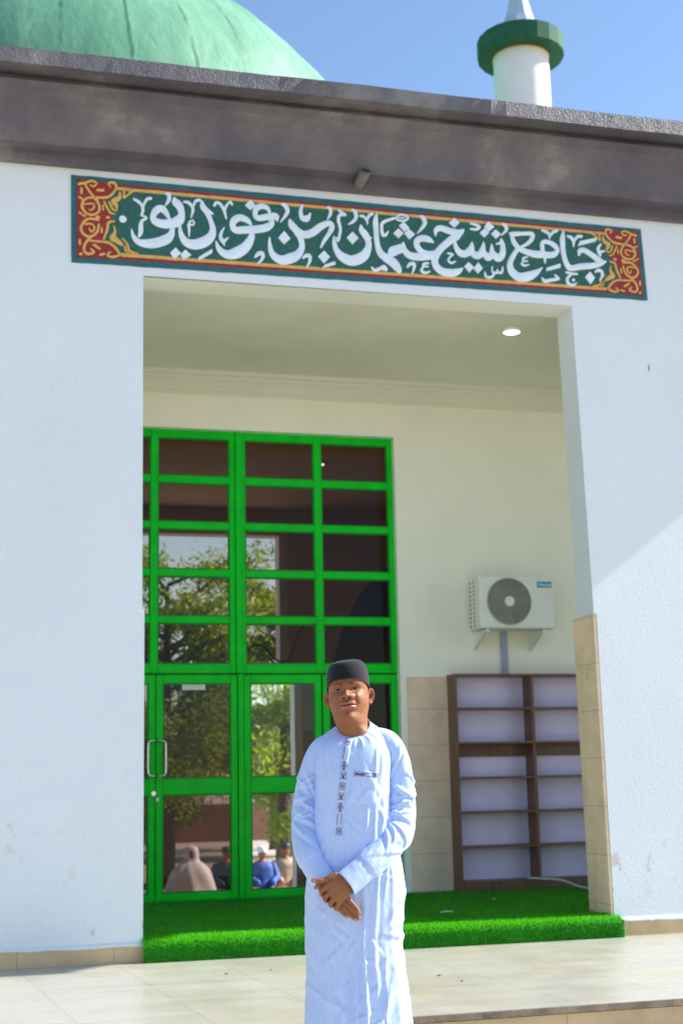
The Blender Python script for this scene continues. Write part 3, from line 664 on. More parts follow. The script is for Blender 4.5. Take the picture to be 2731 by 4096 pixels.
for x in (1.760, 2.5145, 2.5695, 3.3175): MB().box(fx(x-.008), fx(x+.008), SY+.045, SY+.052, zb, fx(.914)).build('gap_shade_strip', 'seam', ge)  # dark strips added behind the leaf gaps, shade put into their colour
MB().tube([(fx(1.742), SY+.01, fx(-.135)), (fx(1.742), SY-.008, fx(-.135))], .021, 20).build('lock_cylinder', 'chrome', ge)
MB().box(fx(1.762), fx(1.79), SY-.004, SY+.01, fx(-.205), fx(-.172)).build('lock_plate', 'paper', ge)
MB().box(fx(2.0), fx(2.215), SY+.012, SY+.016, .795, .845).build('sticker', 'paper', d1)

# ================================================================ PORCH THINGS
# artificial turf carpet: rounded lip draped over the step
tf = empty('turf_carpet', (0, 0, 0))
tag(tf, 'bright green artificial grass carpet covering the porch floor and its front step', 'turf carpet')
pr = [(BY+.15, TZ), (FY+.6, TZ), (FY+.1, TZ-.002), (FY-.005, TZ-.008), (FY-.05, TZ-.022), (FY-.072, TZ-.05), (FY-.078, TZ-.10), (FY-.08, PZ+.001)]
tx0, tx1 = 1.30, 4.922
def pxs(i): return tx0, tx1
v = []; n_ = len(pr)
vv_ = []
m = MB(); ncol = 60
V_ = []; F_ = []
for i in range(ncol+1):
    for kk, (y, z) in enumerate(pr):
        xr = tx1 if y < FY else 4.90
        x = lerp(tx0 if y < FY+.35 else -2, xr if y < FY+.35 else 7.2, i/ncol); V_.append((x, y+(.006*noise.noise(Vector((x*3, kk, 0))) if kk > 3 else 0), z+(.005*noise.noise(Vector((x*2, kk*.3, 7))) if 2 < kk < 6 else 0)))
for i in range(ncol):
    for kk in range(n_-1): a_ = i*n_+kk; F_.append((a_, a_+1, a_+1+n_, a_+n_))
# end cap of the lip on the right
m.add(V_, F_); c_ = [V_[ncol*n_+kk] for kk in range(2, n_)]+[(tx1, FY+.09, PZ)]
m.add(c_, [tuple(range(len(c_)))]); m.box(-7, 8.9, FY+.302, BY-.002, TZ-.12, TZ-.02)
m.build('backing', 'turf', tf)
# blades
def blades(n, fn, hgt, wid):
    P = fn(n); nrm = P[1]; P = P[0]
    th = RNG.uniform(0, 2*PI, n); side = np.stack([np.cos(th), np.sin(th), np.zeros(n)], 1)
    hh_ = hgt*RNG.uniform(.6, 1.3, n)[:, None]; ww = wid*RNG.uniform(.7, 1.3, n)[:, None]
    tip = P+nrm*hh_+RNG.normal(0, .45, (n, 3))*hh_
    V = np.stack([P-side*ww, P+side*ww, tip], 1).reshape(-1, 3)
    return V
def fn_floor(n):
    x = RNG.uniform(1.2, 6.3, n); y = FY+.02+RNG.beta(1, 1.4, n)*(BY-FY-.05); ok = ~((y < FY+.4) & ((x > 4.84) | (x < 1.3)))
    x[~ok] = RNG.uniform(1.32, 4.83, (~ok).sum())
    return np.stack([x, y, np.full(n, TZ-.002)], 1), np.tile([0, 0, 1.], (n, 1))
pr_a = np.array(pr[2:]); sgl = np.r_[0, np.cumsum(np.linalg.norm(np.diff(pr_a, axis=0), axis=1))]
def fn_lip(n):
    t = RNG.uniform(0, sgl[-1], n); y = np.interp(t, sgl, pr_a[:, 0]); z = np.interp(t, sgl, pr_a[:, 1])
    dy = np.interp(t+.004, sgl, pr_a[:, 0])-np.interp(t-.004, sgl, pr_a[:, 0]); dz = np.interp(t+.004, sgl, pr_a[:, 1])-np.interp(t-.004, sgl, pr_a[:, 1])
    nn = np.stack([np.zeros(n), dz, -dy], 1); nn /= np.linalg.norm(nn, axis=1)[:, None]+1e-9
    nn *= np.sign(nn[:, 2:3]+1e-6)*0+1
    nn[nn[:, 1] > 0] *= -1; nn[:, 2] = np.abs(nn[:, 2])
    x = RNG.uniform(tx0, tx1, n); bad = (y > FY) & (x > 4.85); x[bad] = 4.84
    return np.stack([x, y, z], 1), nn
def fn_end(n):
    y = RNG.uniform(FY-.075, FY-.005, n); z = RNG.uniform(PZ+.005, TZ-.03, n); return np.stack([np.full(n, tx1), y, z], 1), np.tile([1., 0, 0.1], (n, 1))
Vb = np.vstack([blades(90000, fn_floor, .016, .0022), blades(60000, fn_lip, .014, .0020), blades(3000, fn_end, .012, .002)])
me = bpy.data.meshes.new('grass_pile'); nv = len(Vb); me.vertices.add(nv); me.vertices.foreach_set('co', Vb.ravel())
me.loops.add(nv); me.loops.foreach_set('vertex_index', np.arange(nv)); me.polygons.add(nv//3); me.polygons.foreach_set('loop_start', np.arange(0, nv, 3)); me.polygons.foreach_set('loop_total', np.full(nv//3, 3))
me.update(); me.validate(); me.materials.append(MAT['blade'])
gp = bpy.data.objects.new('grass_pile', me); COL.objects.link(gp); gp.parent = tf; gp['kind'] = 'stuff'

# shoe rack
sr = empty('shoe_rack', (0, 0, 0))
tag(sr, 'brown laminate shoe rack with open cubbies and pale lavender back against the porch wall', 'shoe rack')
SF, SB = 12.66, BY-.024; x0, x1, x2 = 4.565, 5.352, 6.14; t_ = .022
zt_, zb_ = .918, TZ
cs = MB(); cs.box(x0, x0+t_, SF, SB, zb_, zt_-t_).box(x2-t_, x2, SF, SB, zb_, zt_-t_).box(x0-.003, x2+.003, SF-.003, SB, zt_-t_, zt_)
cs.build('carcass', 'wood', sr, bevel=.0015)
MB().box(x1-.014, x1+.014, SF+.002, SB-.014, zb_+.10, zt_-t_).build('divider', 'wood', sr)
MB().box(x0+t_, x2-t_, SF+.012, SB-.014, zb_+.002, zb_+.095).build('plinth', 'wood', sr)
for a_, b_ in ((x0+t_, x1-.014), (x1+.014, x2-t_)):
    for z in (.590, .267, -.058, -.377, -.693): MB().box(a_, b_, SF+.004, SB-.014, z-.010, z+.010).build('shelf', 'wood', sr)
    MB().box(a_, b_, SB-.045, SB-.016, .140, .256).build('back_rail', 'wood', sr)
    MB().box(a_, b_, SB-.012, SB-.002, zb_+.095, zt_-t_).build('back_panel', 'panel', sr)

MAT['acdark2'] = vary('ac_blade', (.24, .24, .22), .1, 8, .5)
# AC unit
ac = empty('air_conditioner', (0, 0, 0))
tag(ac, 'white outdoor air conditioner unit with round fan grille on the porch wall above the rack', 'air conditioner')
AX0, AX1, AY0, AY1, AZ0, AZ1 = 4.785, 5.555, 12.50, 12.80, 1.338, 1.845
cs = MB(); cs.box(AX0, AX1, AY0, AY1, AZ0, AZ1); cs.build('casing', 'acwhite', ac, bevel=.014)
fcx, fcz, fr_ = 5.085, 1.596, .222
rp = MB()   # recessed square panel around fan
rp.box(fcx-.245, fcx+.245, AY0-.006, AY0+.001, fcz-.238, fcz+.238); rp.build('fan_panel', 'acwhite', ac, bevel=.004)
sh = MB(); seg = 64
v = [(fcx+fr_*math.cos(2*PI*i/seg), AY0-.0075, fcz+fr_*math.sin(2*PI*i/seg)) for i in range(seg)]; sh.add(v, [tuple(range(seg))]); sh.build('fan_well_shade', 'acdark', ac)  # flat dark disc, shade of the fan hollow put into its colour
gr_ = MB()
for i in range(13):
    rr = .060+i*.0130
    gr_.tube([(fcx+rr*math.cos(2*PI*q/48), AY0-.020, fcz+rr*math.sin(2*PI*q/48)) for q in range(49)], .0028, 5, cap=False)
for i in range(40):
    a0 = 2*PI*i/40
    gr_.tube([(fcx+rr*math.cos(a0+.55*(rr/fr_)), AY0-.017, fcz+rr*math.sin(a0+.55*(rr/fr_))) for rr in np.linspace(.04, fr_, 7)], .0024, 4, cap=False)
gr_.tube([(fcx+fr_*math.cos(2*PI*q/48), AY0-.012, fcz+fr_*math.sin(2*PI*q/48)) for q in range(49)], .007, 8, cap=False)
gr_.build('fan_grille', 'acgrey', ac, True)
MB().tube([(fcx, AY0-.008, fcz), (fcx, AY0-.026, fcz)], .048, 32).build('hub_cap', 'acwhite', ac)
fb = MB()
for i in range(3):
    a0 = 2*PI*i/3+.3
    P = []
    for rr in (.04, .10, .16, .205):
        for da in (-.45, 0, .45): P.append((fcx+rr*math.cos(a0+da), AY0-.0095-.002*da, fcz+rr*math.sin(a0+da)))
    fb.add(P, [(r*3+c_, r*3+c_+1, r*3+c_+4, r*3+c_+3) for r in range(3) for c_ in range(2)])
fb.build('fan_blade', 'acdark2', ac, True)
sl_ = MB()
for i in range(12): z = AZ0+.06+i*.025; sl_.box(5.385, 5.53, AY0-.003, AY0+.001, z, z+.009)
sl_.build('front_louvre', 'acwhite', ac)
for i in range(11):
    z = AZ0+.035+i*.0425
    MB().tube([(AX0+.001, AY1-.06, z), (AX0-.003, AY1-.06, z)], .014, 12).build('side_vent', 'acdark', ac); MB().tube([(AX0+.001, AY1-.16, z), (AX0-.003, AY1-.16, z)], .016, 12).build('side_vent', 'acyellow', ac)
MB().box(5.382, 5.532, AY0-.004, AY0+.001, 1.735, 1.792).build('badge', 'acblue', ac)
tc = bpy.data.curves.new('t', 'FONT'); tc.body = 'Hisense'; tc.size = .042; tc.align_x = 'CENTER'; tc.extrude = .0008; tc.offset = .0006
to = bpy.data.objects.new('t', tc); COL.objects.link(to); tm = baked(to); bpy.data.objects.remove(to)
tm.transform(Matrix.Translation((5.457, AY0-.006, 1.749)) @ Matrix.Rotation(PI/2, 4, 'X')); tm.materials.clear(); tm.materials.append(MAT['letter'])
to = bpy.data.objects.new('badge_lettering', tm); COL.objects.link(to); to.parent = ac
for x in (4.87, 5.45):
    bk = MB(); bk.box(x-.018, x+.018, AY0+.03, BY, AZ0-.028, AZ0-.008); bk.box(x-.018, x+.018, BY-.02, BY, AZ0-.19, AZ0-.03)
    bk.tube([(x, AY0+.08, AZ0-.03), (x, BY-.02, AZ0-.165)], .012, 6); bk.prism([(x-.004, AZ0-.03), (x+.004, AZ0-.03), (x+.004, AZ0-.034), (x-.004, AZ0-.034)], AY0+.05, BY)
    bk.add([(x-.017, AY0+.06, AZ0-.028), (x-.017, BY-.02, AZ0-.028), (x-.017, BY-.02, AZ0-.18)], [(0, 1, 2)])
    bk.build('wall_bracket', 'acwhite', ac)
tag(MB().box(5.138, 5.204, BY-.03, BY, .905, 1.42).build('pipe_duct', 'conduit', bevel=.004), 'flat grey blue duct running down the wall from the air conditioner to the rack', 'duct')
# ceiling lamp
def lampmat():
    n = N('lamp_diffuser'); e = n.n('ShaderNodeEmission'); e.inputs[0].default_value = (.85, 1, .97, 1); e.inputs[1].default_value = 1.6; n.l(e.outputs[0], n.out.inputs[0]); return n.m
MAT['lamp'] = lampmat()
def lamp(x, y, z, lab):
    e = empty('ceiling_lamp', (x, y, z)); tag(e, lab, 'ceiling light')
    a_ = MB().lathe([(0, 0), (.085, -.0), (.085, -.02), (.075, -.03), (.0, -.03)], 0, 0, 32).build('housing', 'acwhite', e, True)
    MB().lathe([(.072, -.031), (.064, -.036), (0, -.037)], 0, 0, 32).build('diffuser', 'lamp', e)
lamp(4.60, 10.98, 3.80, 'round white ceiling light glowing near the right end of the porch ceiling')
lamp(4.50, 17.4, 4.02, 'round ceiling light seen through the top right brown window pane')
# floor cable, scraps, pebbles
cb = MB(); cb.tube([tuple(q) for q in catmull([(5.2, 12.60, TZ+.11), (5.33, 12.59, TZ+.10), (5.50, 12.52, TZ+.085), (5.62, 12.35, TZ+.03), (5.75, 12.1, TZ+.02), (6.2, 11.9, TZ+.02)], 5)], .011, 8)
tag(cb.build('floor_cable', 'cable', None, True), 'pale grey cable lying across the turf at the foot of the shoe rack', 'cable')
for i, (x, y, w_, lab) in enumerate(((3.765, 10.80, .055, 'larger white scrap on the turf between the man and the tiled pillar'), (4.49, 11.65, .018, 'tiny white scrap on the turf in front of the shoe rack'), (2.93, 9.0, .012, None))):
    if lab is None: continue
    s_ = MB(); s_.add([(x-w_, y-.012, TZ+.019), (x-w_*.2, y-.02, TZ+.026), (x+w_, y-.006, TZ+.02), (x+w_*.9, y+.012, TZ+.024), (x, y+.006, TZ+.03), (x-w_, y+.008, TZ+.021)], [(0, 1, 4, 5), (1, 2, 3, 4)])
    so_ = s_.build('paper_scrap', 'paper'); so_.modifiers.new('s', 'SOLIDIFY').thickness = .002
    tag(so_, lab, 'scrap', 'scraps on the turf')
for x, y, r_, lab in ((2.97, 8.70, .011, 'dark pebble on the tiles right of the man, farther of a close pair'), (3.02, 8.42, .010, 'dark pebble on the tiles right of the man, nearer of a close pair'), (1.74, 9.32, .010, 'small dark crumb on the tiles in front of the turf step, left of the man'), (2.05, 9.4, .008, 'smallest dark crumb on the tiles just left of the man')):
    p_ = MB().sphere((x, y, PZ+r_*.35), r_, 10, 7, 0, (1.3, .9, .55)); tag(p_.build('pebble', 'edge', None, True), lab, 'pebble', 'crumbs on the tiles')
mk = MB(); mk.box(5.458, 5.466, FY-.003, FY+.001, 3.235, 3.285); mk.build('red_mark', 'sign_red', mq)

# ================================================================ BEYOND THE HALL (built to stand in for reflections in the door glass)
def tree(x, y, z, h_, r_, n, lab, seed, lean=0):
    rg = np.random.default_rng(seed); e = empty('leafy_tree', (x, y, z)); tag(e, lab, 'tree', 'trees standing in for glass reflections')
    t_ = MB(); t_.tube([(0, 0, 0), (.05, .02, h_*.25), (lean*.4, .1, h_*.5), (lean, 0, h_*.8)], [.17, .14, .10, .04], 10)
    tips = []
    for i in range(44):
        a_ = rg.uniform(0, 2*PI); z0 = h_*rg.uniform(.16, .82); b = Vector((lean*z0/h_, 0, z0)); l_ = r_*rg.uniform(.5, 1)
        tip = b+Vector((math.cos(a_)*l_, math.sin(a_)*l_, l_*rg.uniform(.2, .9)-.3)); mid = (b+tip)/2+Vector((0, 0, .15))
        t_.tube([b, mid, tip], [.05, .03, .012], 6); tips += [tip, mid, (tip+mid)/2]
    t_.build('trunk', 'bark', e, True)
    tips = np.array([tuple(q) for q in tips]); c = tips[rg.integers(0, len(tips), n)]+rg.normal(0, 1, (n, 3))*np.array([.33, .33, .26])*r_*.34
    th = rg.uniform(0, 2*PI, n); el = rg.normal(0, .6, n); u = np.stack([np.cos(th)*np.cos(el), np.sin(th)*np.cos(el), np.sin(el)-.3], 1)
    w_ = rg.normal(0, 1, (n, 3)); w_ = np.cross(u, w_); w_ /= np.linalg.norm(w_, axis=1)[:, None]
    L_ = rg.uniform(.045, .095, n)[:, None]; V = np.stack([c-u*L_, c+w_*L_*.32, c+u*L_, c-w_*L_*.32], 1).reshape(-1, 3)
    me = bpy.data.meshes.new('crown'); nv = 4*n; me.vertices.add(nv); me.vertices.foreach_set('co', V.ravel()); me.loops.add(nv); me.loops.foreach_set('vertex_index', np.arange(nv))
    me.polygons.add(n); me.polygons.foreach_set('loop_start', np.arange(0, nv, 4)); me.polygons.foreach_set('loop_total', np.full(n, 4)); me.update(); me.materials.append(MAT['leaf'])
    o_ = bpy.data.objects.new('crown', me); COL.objects.link(o_); o_.parent = e
tree(4.2, 29, -2.15, 7.6, 2.2, 30000, 'dense leafy tree standing in for a reflection in the dark left door', 3)
tree(6.7, 29.5, -2.15, 7.0, 1.3, 15000, 'lower loose tree whose leaves fill the clear glass door', 5, .3)
tree(5.0, 37, -2.15, 3.6, 2.1, 16000, 'low bushy tree with dark leaves behind the seated people', 12)
tree(9.0, 38, -2.15, 4.2, 2.0, 16000, 'low spreading tree behind the person in tan', 14)
tree(9.3, 42, -2.15, 6.0, 2.2, 9000, 'paler tree farthest behind the far doorway', 8)
tree(-.4, 34, -2.15, 7.5, 2.6, 9000, 'tree at the far left, glimpsed between the wall and the door', 9)
bw = MB(); bw.box(-25, 30, 48, 48.3, -2.15, -.9); tag(bw.build('boundary_wall', 'pink'), 'low reddish brick coloured wall far behind the trees, standing in for a glass reflection', 'wall')
def seated(x, y, robe, capm, lab, veil=False, s=1.0):
    e = empty('person', (x, y, -2.15)); tag(e, lab, 'person', 'seated figures in place of glass reflections')
    def R(mb, nm, mt, par, sm=True):
        o_ = mb.build(nm, mt, par, sm); return o_
    b = MB(); b.capsule([(0, 0, .2), (0, .02, .45), (0, 0, .56)], [.16, .15, .11]); b.capsule([(0, 0, .55), (0, -.01, .66)], [.052, .05]); b.sphere((0, -.01, .76), .1, 16, 12, 0, (.8, .95, 1.12))
    if not veil: b.capsule([(-.2, 0, .54), (-.26, -.05, .34), (-.12, -.26, .24)], [.05, .045, .035]); b.capsule([(.2, 0, .54), (.26, -.05, .34), (.12, -.26, .24)], [.05, .045, .035]); b.capsule([(-.12, 0, .12), (-.34, -.28, .12), (.1, -.38, .08)], [.09, .08, .05]); b.capsule([(.12, 0, .12), (.34, -.28, .12), (-.1, -.36, .08)], [.09, .08, .05])
    V, F = remesh(b, .016, 2); bo = mobj('body', V, F, 'skin', e, True)
    r_ = MB()
    if not veil:
        prof_ = [(.42, 0), (.40, .1), (.27, .25), (.235, .42), (.225, .52), (.15, .60), (.07, .635)]
    else: prof_ = [(.46, 0), (.42, .15), (.37, .35), (.31, .50), (.22, .60), (.135, .67), (.13, .76), (.115, .84), (.08, .89), (.03, .908), (0, .91)]
    seg = 40; V = []
    for i, (rr, z) in enumerate(catmull([(a_, b_, 0) for a_, b_ in prof_], 4)[:, :2]):
        for q in range(seg):
            a_ = 2*PI*q/seg; m_ = 1+(.09 if veil else .05)*math.sin(a_*8+z*6+math.sin(a_*3))*(1-z)+.05*math.sin(a_*3+x)
            V.append((rr*m_*math.cos(a_), rr*m_*math.sin(a_)*(.62 if not veil else .7), z))
    nr = len(V)//seg; r_.add(V, [(i*seg+q, i*seg+(q+1) % seg, (i+1)*seg+(q+1) % seg, (i+1)*seg+q) for i in range(nr-1) for q in range(seg)])
    if not veil:
        for sx in (-1, 1): r_.capsule([(sx*.2, 0, .52), (sx*.27, -.04, .34), (sx*.14, -.25, .25)], [.075, .07, .06])
    r_.build('veil' if veil else 'robe', robe, e, True)
    if not veil:
        MB().lathe([(.088, .775), (.092, .82), (.086, .865), (.05, .885), (0, .888)], 0, -.01, 24).build('cap', capm, e, True)
    e.scale = (s, s, s); return e
MAT['c_white'] = cloth('white_veil_cloth', (.90, .88, .95), False); MAT['c_blue'] = cloth('royal_blue_cloth', (.01, .07, .36), False)
MAT['c_teal'] = cloth('dark_teal_cloth', (.015, .06, .10), False); MAT['c_tan'] = cloth('tan_cloth', (.52, .36, .22), False)
seated(4.15, 25.6, 'c_white', None, 'seated person wrapped in a long white veil behind the dark glass door', True, 1.05)
seated(4.86, 26.0, 'c_teal', 'c_teal', 'seated person in dark teal robe and cap beside the white veiled one', False, 1.02)
seated(5.52, 26.0, 'c_blue', 'letter', 'seated person in royal blue robe and white cap behind the clear door', False, 1.0)
seated(6.0, 26.2, 'c_tan', 'black', 'seated person in tan robe and black cap next to the blue robed one', False, 1.04)
# ================================================================ THE MAN
# figure space: x to the picture's right, y away from the camera, z up from the ground he stands on;
# outlines were measured on a slightly larger figure, S() brings them to real size
MX, MY, MTH = 1.497, 5.35, math.radians(-15.6)
def S(p): return Vector((p[0]*.935, p[1]*.935, 1.42+(p[2]-1.42)*.935))
MM = Matrix.Translation((MX, MY, GZ)) @ Matrix.Rotation(MTH, 4, 'Z')
man = empty('person', (0, 0, 0)); man.matrix_world = MM
tag(man, 'young man standing in long pale blue kaftan and black cap, hands crossed', 'person')
# ---- head (real metres, chin at z=0, ear axis at y=0)
HT = [  # z, front, back, halfwidth, exponent front
    (-.13, .060, .072, .072), (-.09, .050, .068, .064), (-.055, .048, .068, .0605), (-.036, .053, .070, .0595), (-.018, .070, .072, .0595), (-.005, .090, .074, .0605), (.008, .0985, .076, .063),
    (.028, .0955, .080, .0665), (.045, .0985, .084, .0705), (.060, .1005, .088, .0742), (.078, .100, .094, .0775), (.10, .0965, .098, .078), (.118, .0925, .100, .0775),
    (.135, .0985, .101, .0775), (.155, .0985, .101, .0775), (.18, .092, .098, .0745), (.205, .075, .082, .064), (.222, .052, .058, .047), (.232, .024, .03, .022), (.235, .004, .004, .004)]
def G(x, s): return math.exp(-(x/s)**2)
def head_pt(th, z):
    f, b, w_ = interp([(a_[0], a_[1], a_[2], a_[3]) for a_ in HT], z)
    c, s_ = math.cos(th), math.sin(th)      # th=0 +x ; -pi/2 front
    front = s_ < 0; d = f if front else b
    n_ = 2.25 if front else 2.1
    # jaw: front half narrows toward the chin
    q = (abs(c)**n_+abs(s_)**n_)**(-1/n_)
    x = w_*c*q; y = d*s_*q
    if front:
        t = -y/f
        jaw = sstep(.075, .0, z)*sstep(-.045, -.01, z)
        x *= 1-.40*jaw*t**1.2
        ax = abs(x)
        up = 0
        # nose
        up += .0235*G(x, lerp(.0085, .0145, sstep(.118, .090, z)))*sstep(.126, .094, z)*sstep(.071, .081, z)
        up += .0095*G(x, .0165)*G(z-.0885, .0120)
        up += .0125*G(ax-.0190, .0100)*G(z-.0865, .0095)
        up -= .0020*G(math.hypot(ax-.0175, (z-.0875)*1.1)-.0185, .0035)*sstep(.018, .026, ax)
        up -= .0035*G(x, .02)*G(z-.0750, .004)
        up += .004*G(x, .009)*G(z-.125, .02)
        # sockets, brow, cheeks, lids
        up -= .0115*G(ax-.033, .018)*G(z-.120, .0115)
        up += .0062*G(ax-.034, .013)*G(z-.1200, .0065)
        up -= .0026*G(ax-.034, .017)*G(z-.1285, .0022)
        up -= .0012*G(ax-.034, .016)*G(z-.1100, .0026)
        up += .0060*G(ax-.030, .022)*G(z-.1345, .008)
        up += .0060*G(ax-.047, .018)*G(z-.088, .017)
        up -= .0035*G(ax-.033, .008)*G(z-.066, .013)
        # lips
        lw = sstep(.037, .020, ax)
        up += .0085*lw*G(z-.0605-.0018*G(ax-.007, .006), .0062)
        up += .0100*sstep(.034, .012, ax)*G(z-.0455, .0070)
        up -= .0062*sstep(.038, .026, ax)*G(z-.0535+.0012*G(ax, .012), .0021)
        up -= .0030*G(ax-.034, .005)*G(z-.0535, .006)
        up -= .0026*G(x, .0040)*G(z-.0720, .006)
        up -= .0030*G(ax-.032-.35*(.085-z), .0045)*sstep(.092, .08, z)*sstep(.05, .06, z)
        up -= .0032*G(x, .028)*G(z-.0300, .0055)
        up += .0030*G(x, .024)*G(z-.006, .013)
        y -= up*min(1, t*1.15)
        # nostrils
        y += .008*G(ax-.0112, .0048)*G(z-.0790, .0032)
    x += .010*sstep(.03, -.06, z)
    return x, y
NT, zs = 300, np.concatenate([np.linspace(-.13, -.03, 22), np.linspace(-.027, .152, 118), np.linspace(.155, .2345, 34)])
hv = []; hf = []; hm = []
ths = [2*PI*(i/NT) for i in range(NT)]
# denser columns at the front
ths = [t-.42*math.sin(2*(t+PI/2))*.5 if True else t for t in ths]
for z in zs:
    for t in ths: x, y = head_pt(t, z); hv.append((x, y, z))
def facecol(x, y, z):
    ax = abs(x)
    if y > -.05: return 5 if (z > .085 and y > .02 and ax > 0) or z > .16 else 0
    # brows
    bz = .1362+.0035*math.sin((ax-.014)/.034*PI*.8)-.02*max(0, ax-.04)*5*.5
    if .013 < ax < .049 and abs(z-bz) < .0048*(1-.60*((ax-.013)/.036)): return 2
    # eye slit
    if .0205 < ax < .0485:
        u = (ax-.0205)/.028; half = .0040*math.sin(u*PI)**.7; cz_ = .1188+.0012*math.sin(u*PI)
        if abs(z-cz_) < half: return 3 if (.20 < u < .70 or z > cz_-half*.1) else 4
    if ax < .033 and abs(z-(.0530+.0022*(ax/.033)**2-.0012*G(ax, .010))) < .0012: return 8  # crease shade between the lips painted as dark faces
    # lips
    if ax < .0315:
        lo = .0375+.0105*(ax/.0315)**2.2; hi = .0670-.0018*G(ax, .003)-.0110*(ax/.0315)**1.6
        if lo < z < hi: return 1
    if G(ax-.0112, .0052)*G(z-.0787, .0034) > .50: return 6  # nostril shade painted as dark faces
    return 0
for j in range(len(zs)-1):
    for i in range(NT):
        a_ = j*NT+i; b_ = j*NT+(i+1) % NT; hf.append((a_, b_, b_+NT, a_+NT))
        p = [hv[q] for q in hf[-1]]; hm.append(facecol(sum(q[0] for q in p)/4, sum(q[1] for q in p)/4, sum(q[2] for q in p)/4))
# ears
def ear(sx):
    V = []; F = []; nr, ns = 11, 36
    for i in range(nr):
        r_ = i/(nr-1)
        for q in range(ns):
            a_ = 2*PI*q/ns; ca, sa = math.cos(a_), math.sin(a_)
            # outline: broad top, narrow lobe
            wy = .0175*(1+.25*sa)*r_; hz = .0325*r_
            yy = ca*wy+.004*sa; zz = sa*hz
            rim = .0065*math.exp(-((r_-.86)/.13)**2)*(1 if sa > -.55 else .5)-.007*math.exp(-(r_/.42)**2)+.004*math.exp(-((r_-.52)/.12)**2)*(1 if ca > 0 else .4)
            edge = -.006 if i == nr-1 else 0
            V.append((rim+edge, yy, zz))
    for i in range(nr-1):
        for q in range(ns): a_ = i*ns+q; b_ = i*ns+(q+1) % ns; F.append((a_, a_+ns, b_+ns, b_) if sx > 0 else (a_, b_, b_+ns, a_+ns))
    # back shell
    k_ = len(V)
    for q in range(ns):
        x, y, z = V[(nr-1)*ns+q]; V.append((-.016, y*.55-.004, z*.7))
    for q in range(ns): a_ = (nr-1)*ns+q; b_ = (nr-1)*ns+(q+1) % ns; F.append((a_, k_+q, k_+(q+1) % ns, b_) if sx > 0 else (a_, b_, k_+(q+1) % ns, k_+q))
    rot = Matrix.Rotation(math.radians(-45), 3, 'Z') @ Matrix.Rotation(math.radians(6), 3, 'X')
    out = []
    for p in V:
        q = rot @ Vector(p); out.append((sx*(.0845+q.x), .006+q.y, .102+q.z))
    return out, F
body = MB(); body.add(hv, hf); body.m = hm[:]
for sx in (-1, 1): V, F = ear(sx); body.add(V, F, 0)
HROT = Matrix.Rotation(math.radians(-4.0), 4, 'Y') @ Matrix.Rotation(math.radians(-4.8), 4, 'Z') @ Matrix.Rotation(math.radians(-9), 4, 'X')
tgt = Vector((-.0145, 0, 1.682)); q0 = HROT @ Vector((0, -.1, .0535)); HT0 = Vector((tgt.x-q0.x, -.012, tgt.z-q0.z)); HMAT = Matrix.Translation(HT0) @ HROT
body.v = [tuple(HMAT @ Vector(p)) for p in body.v]
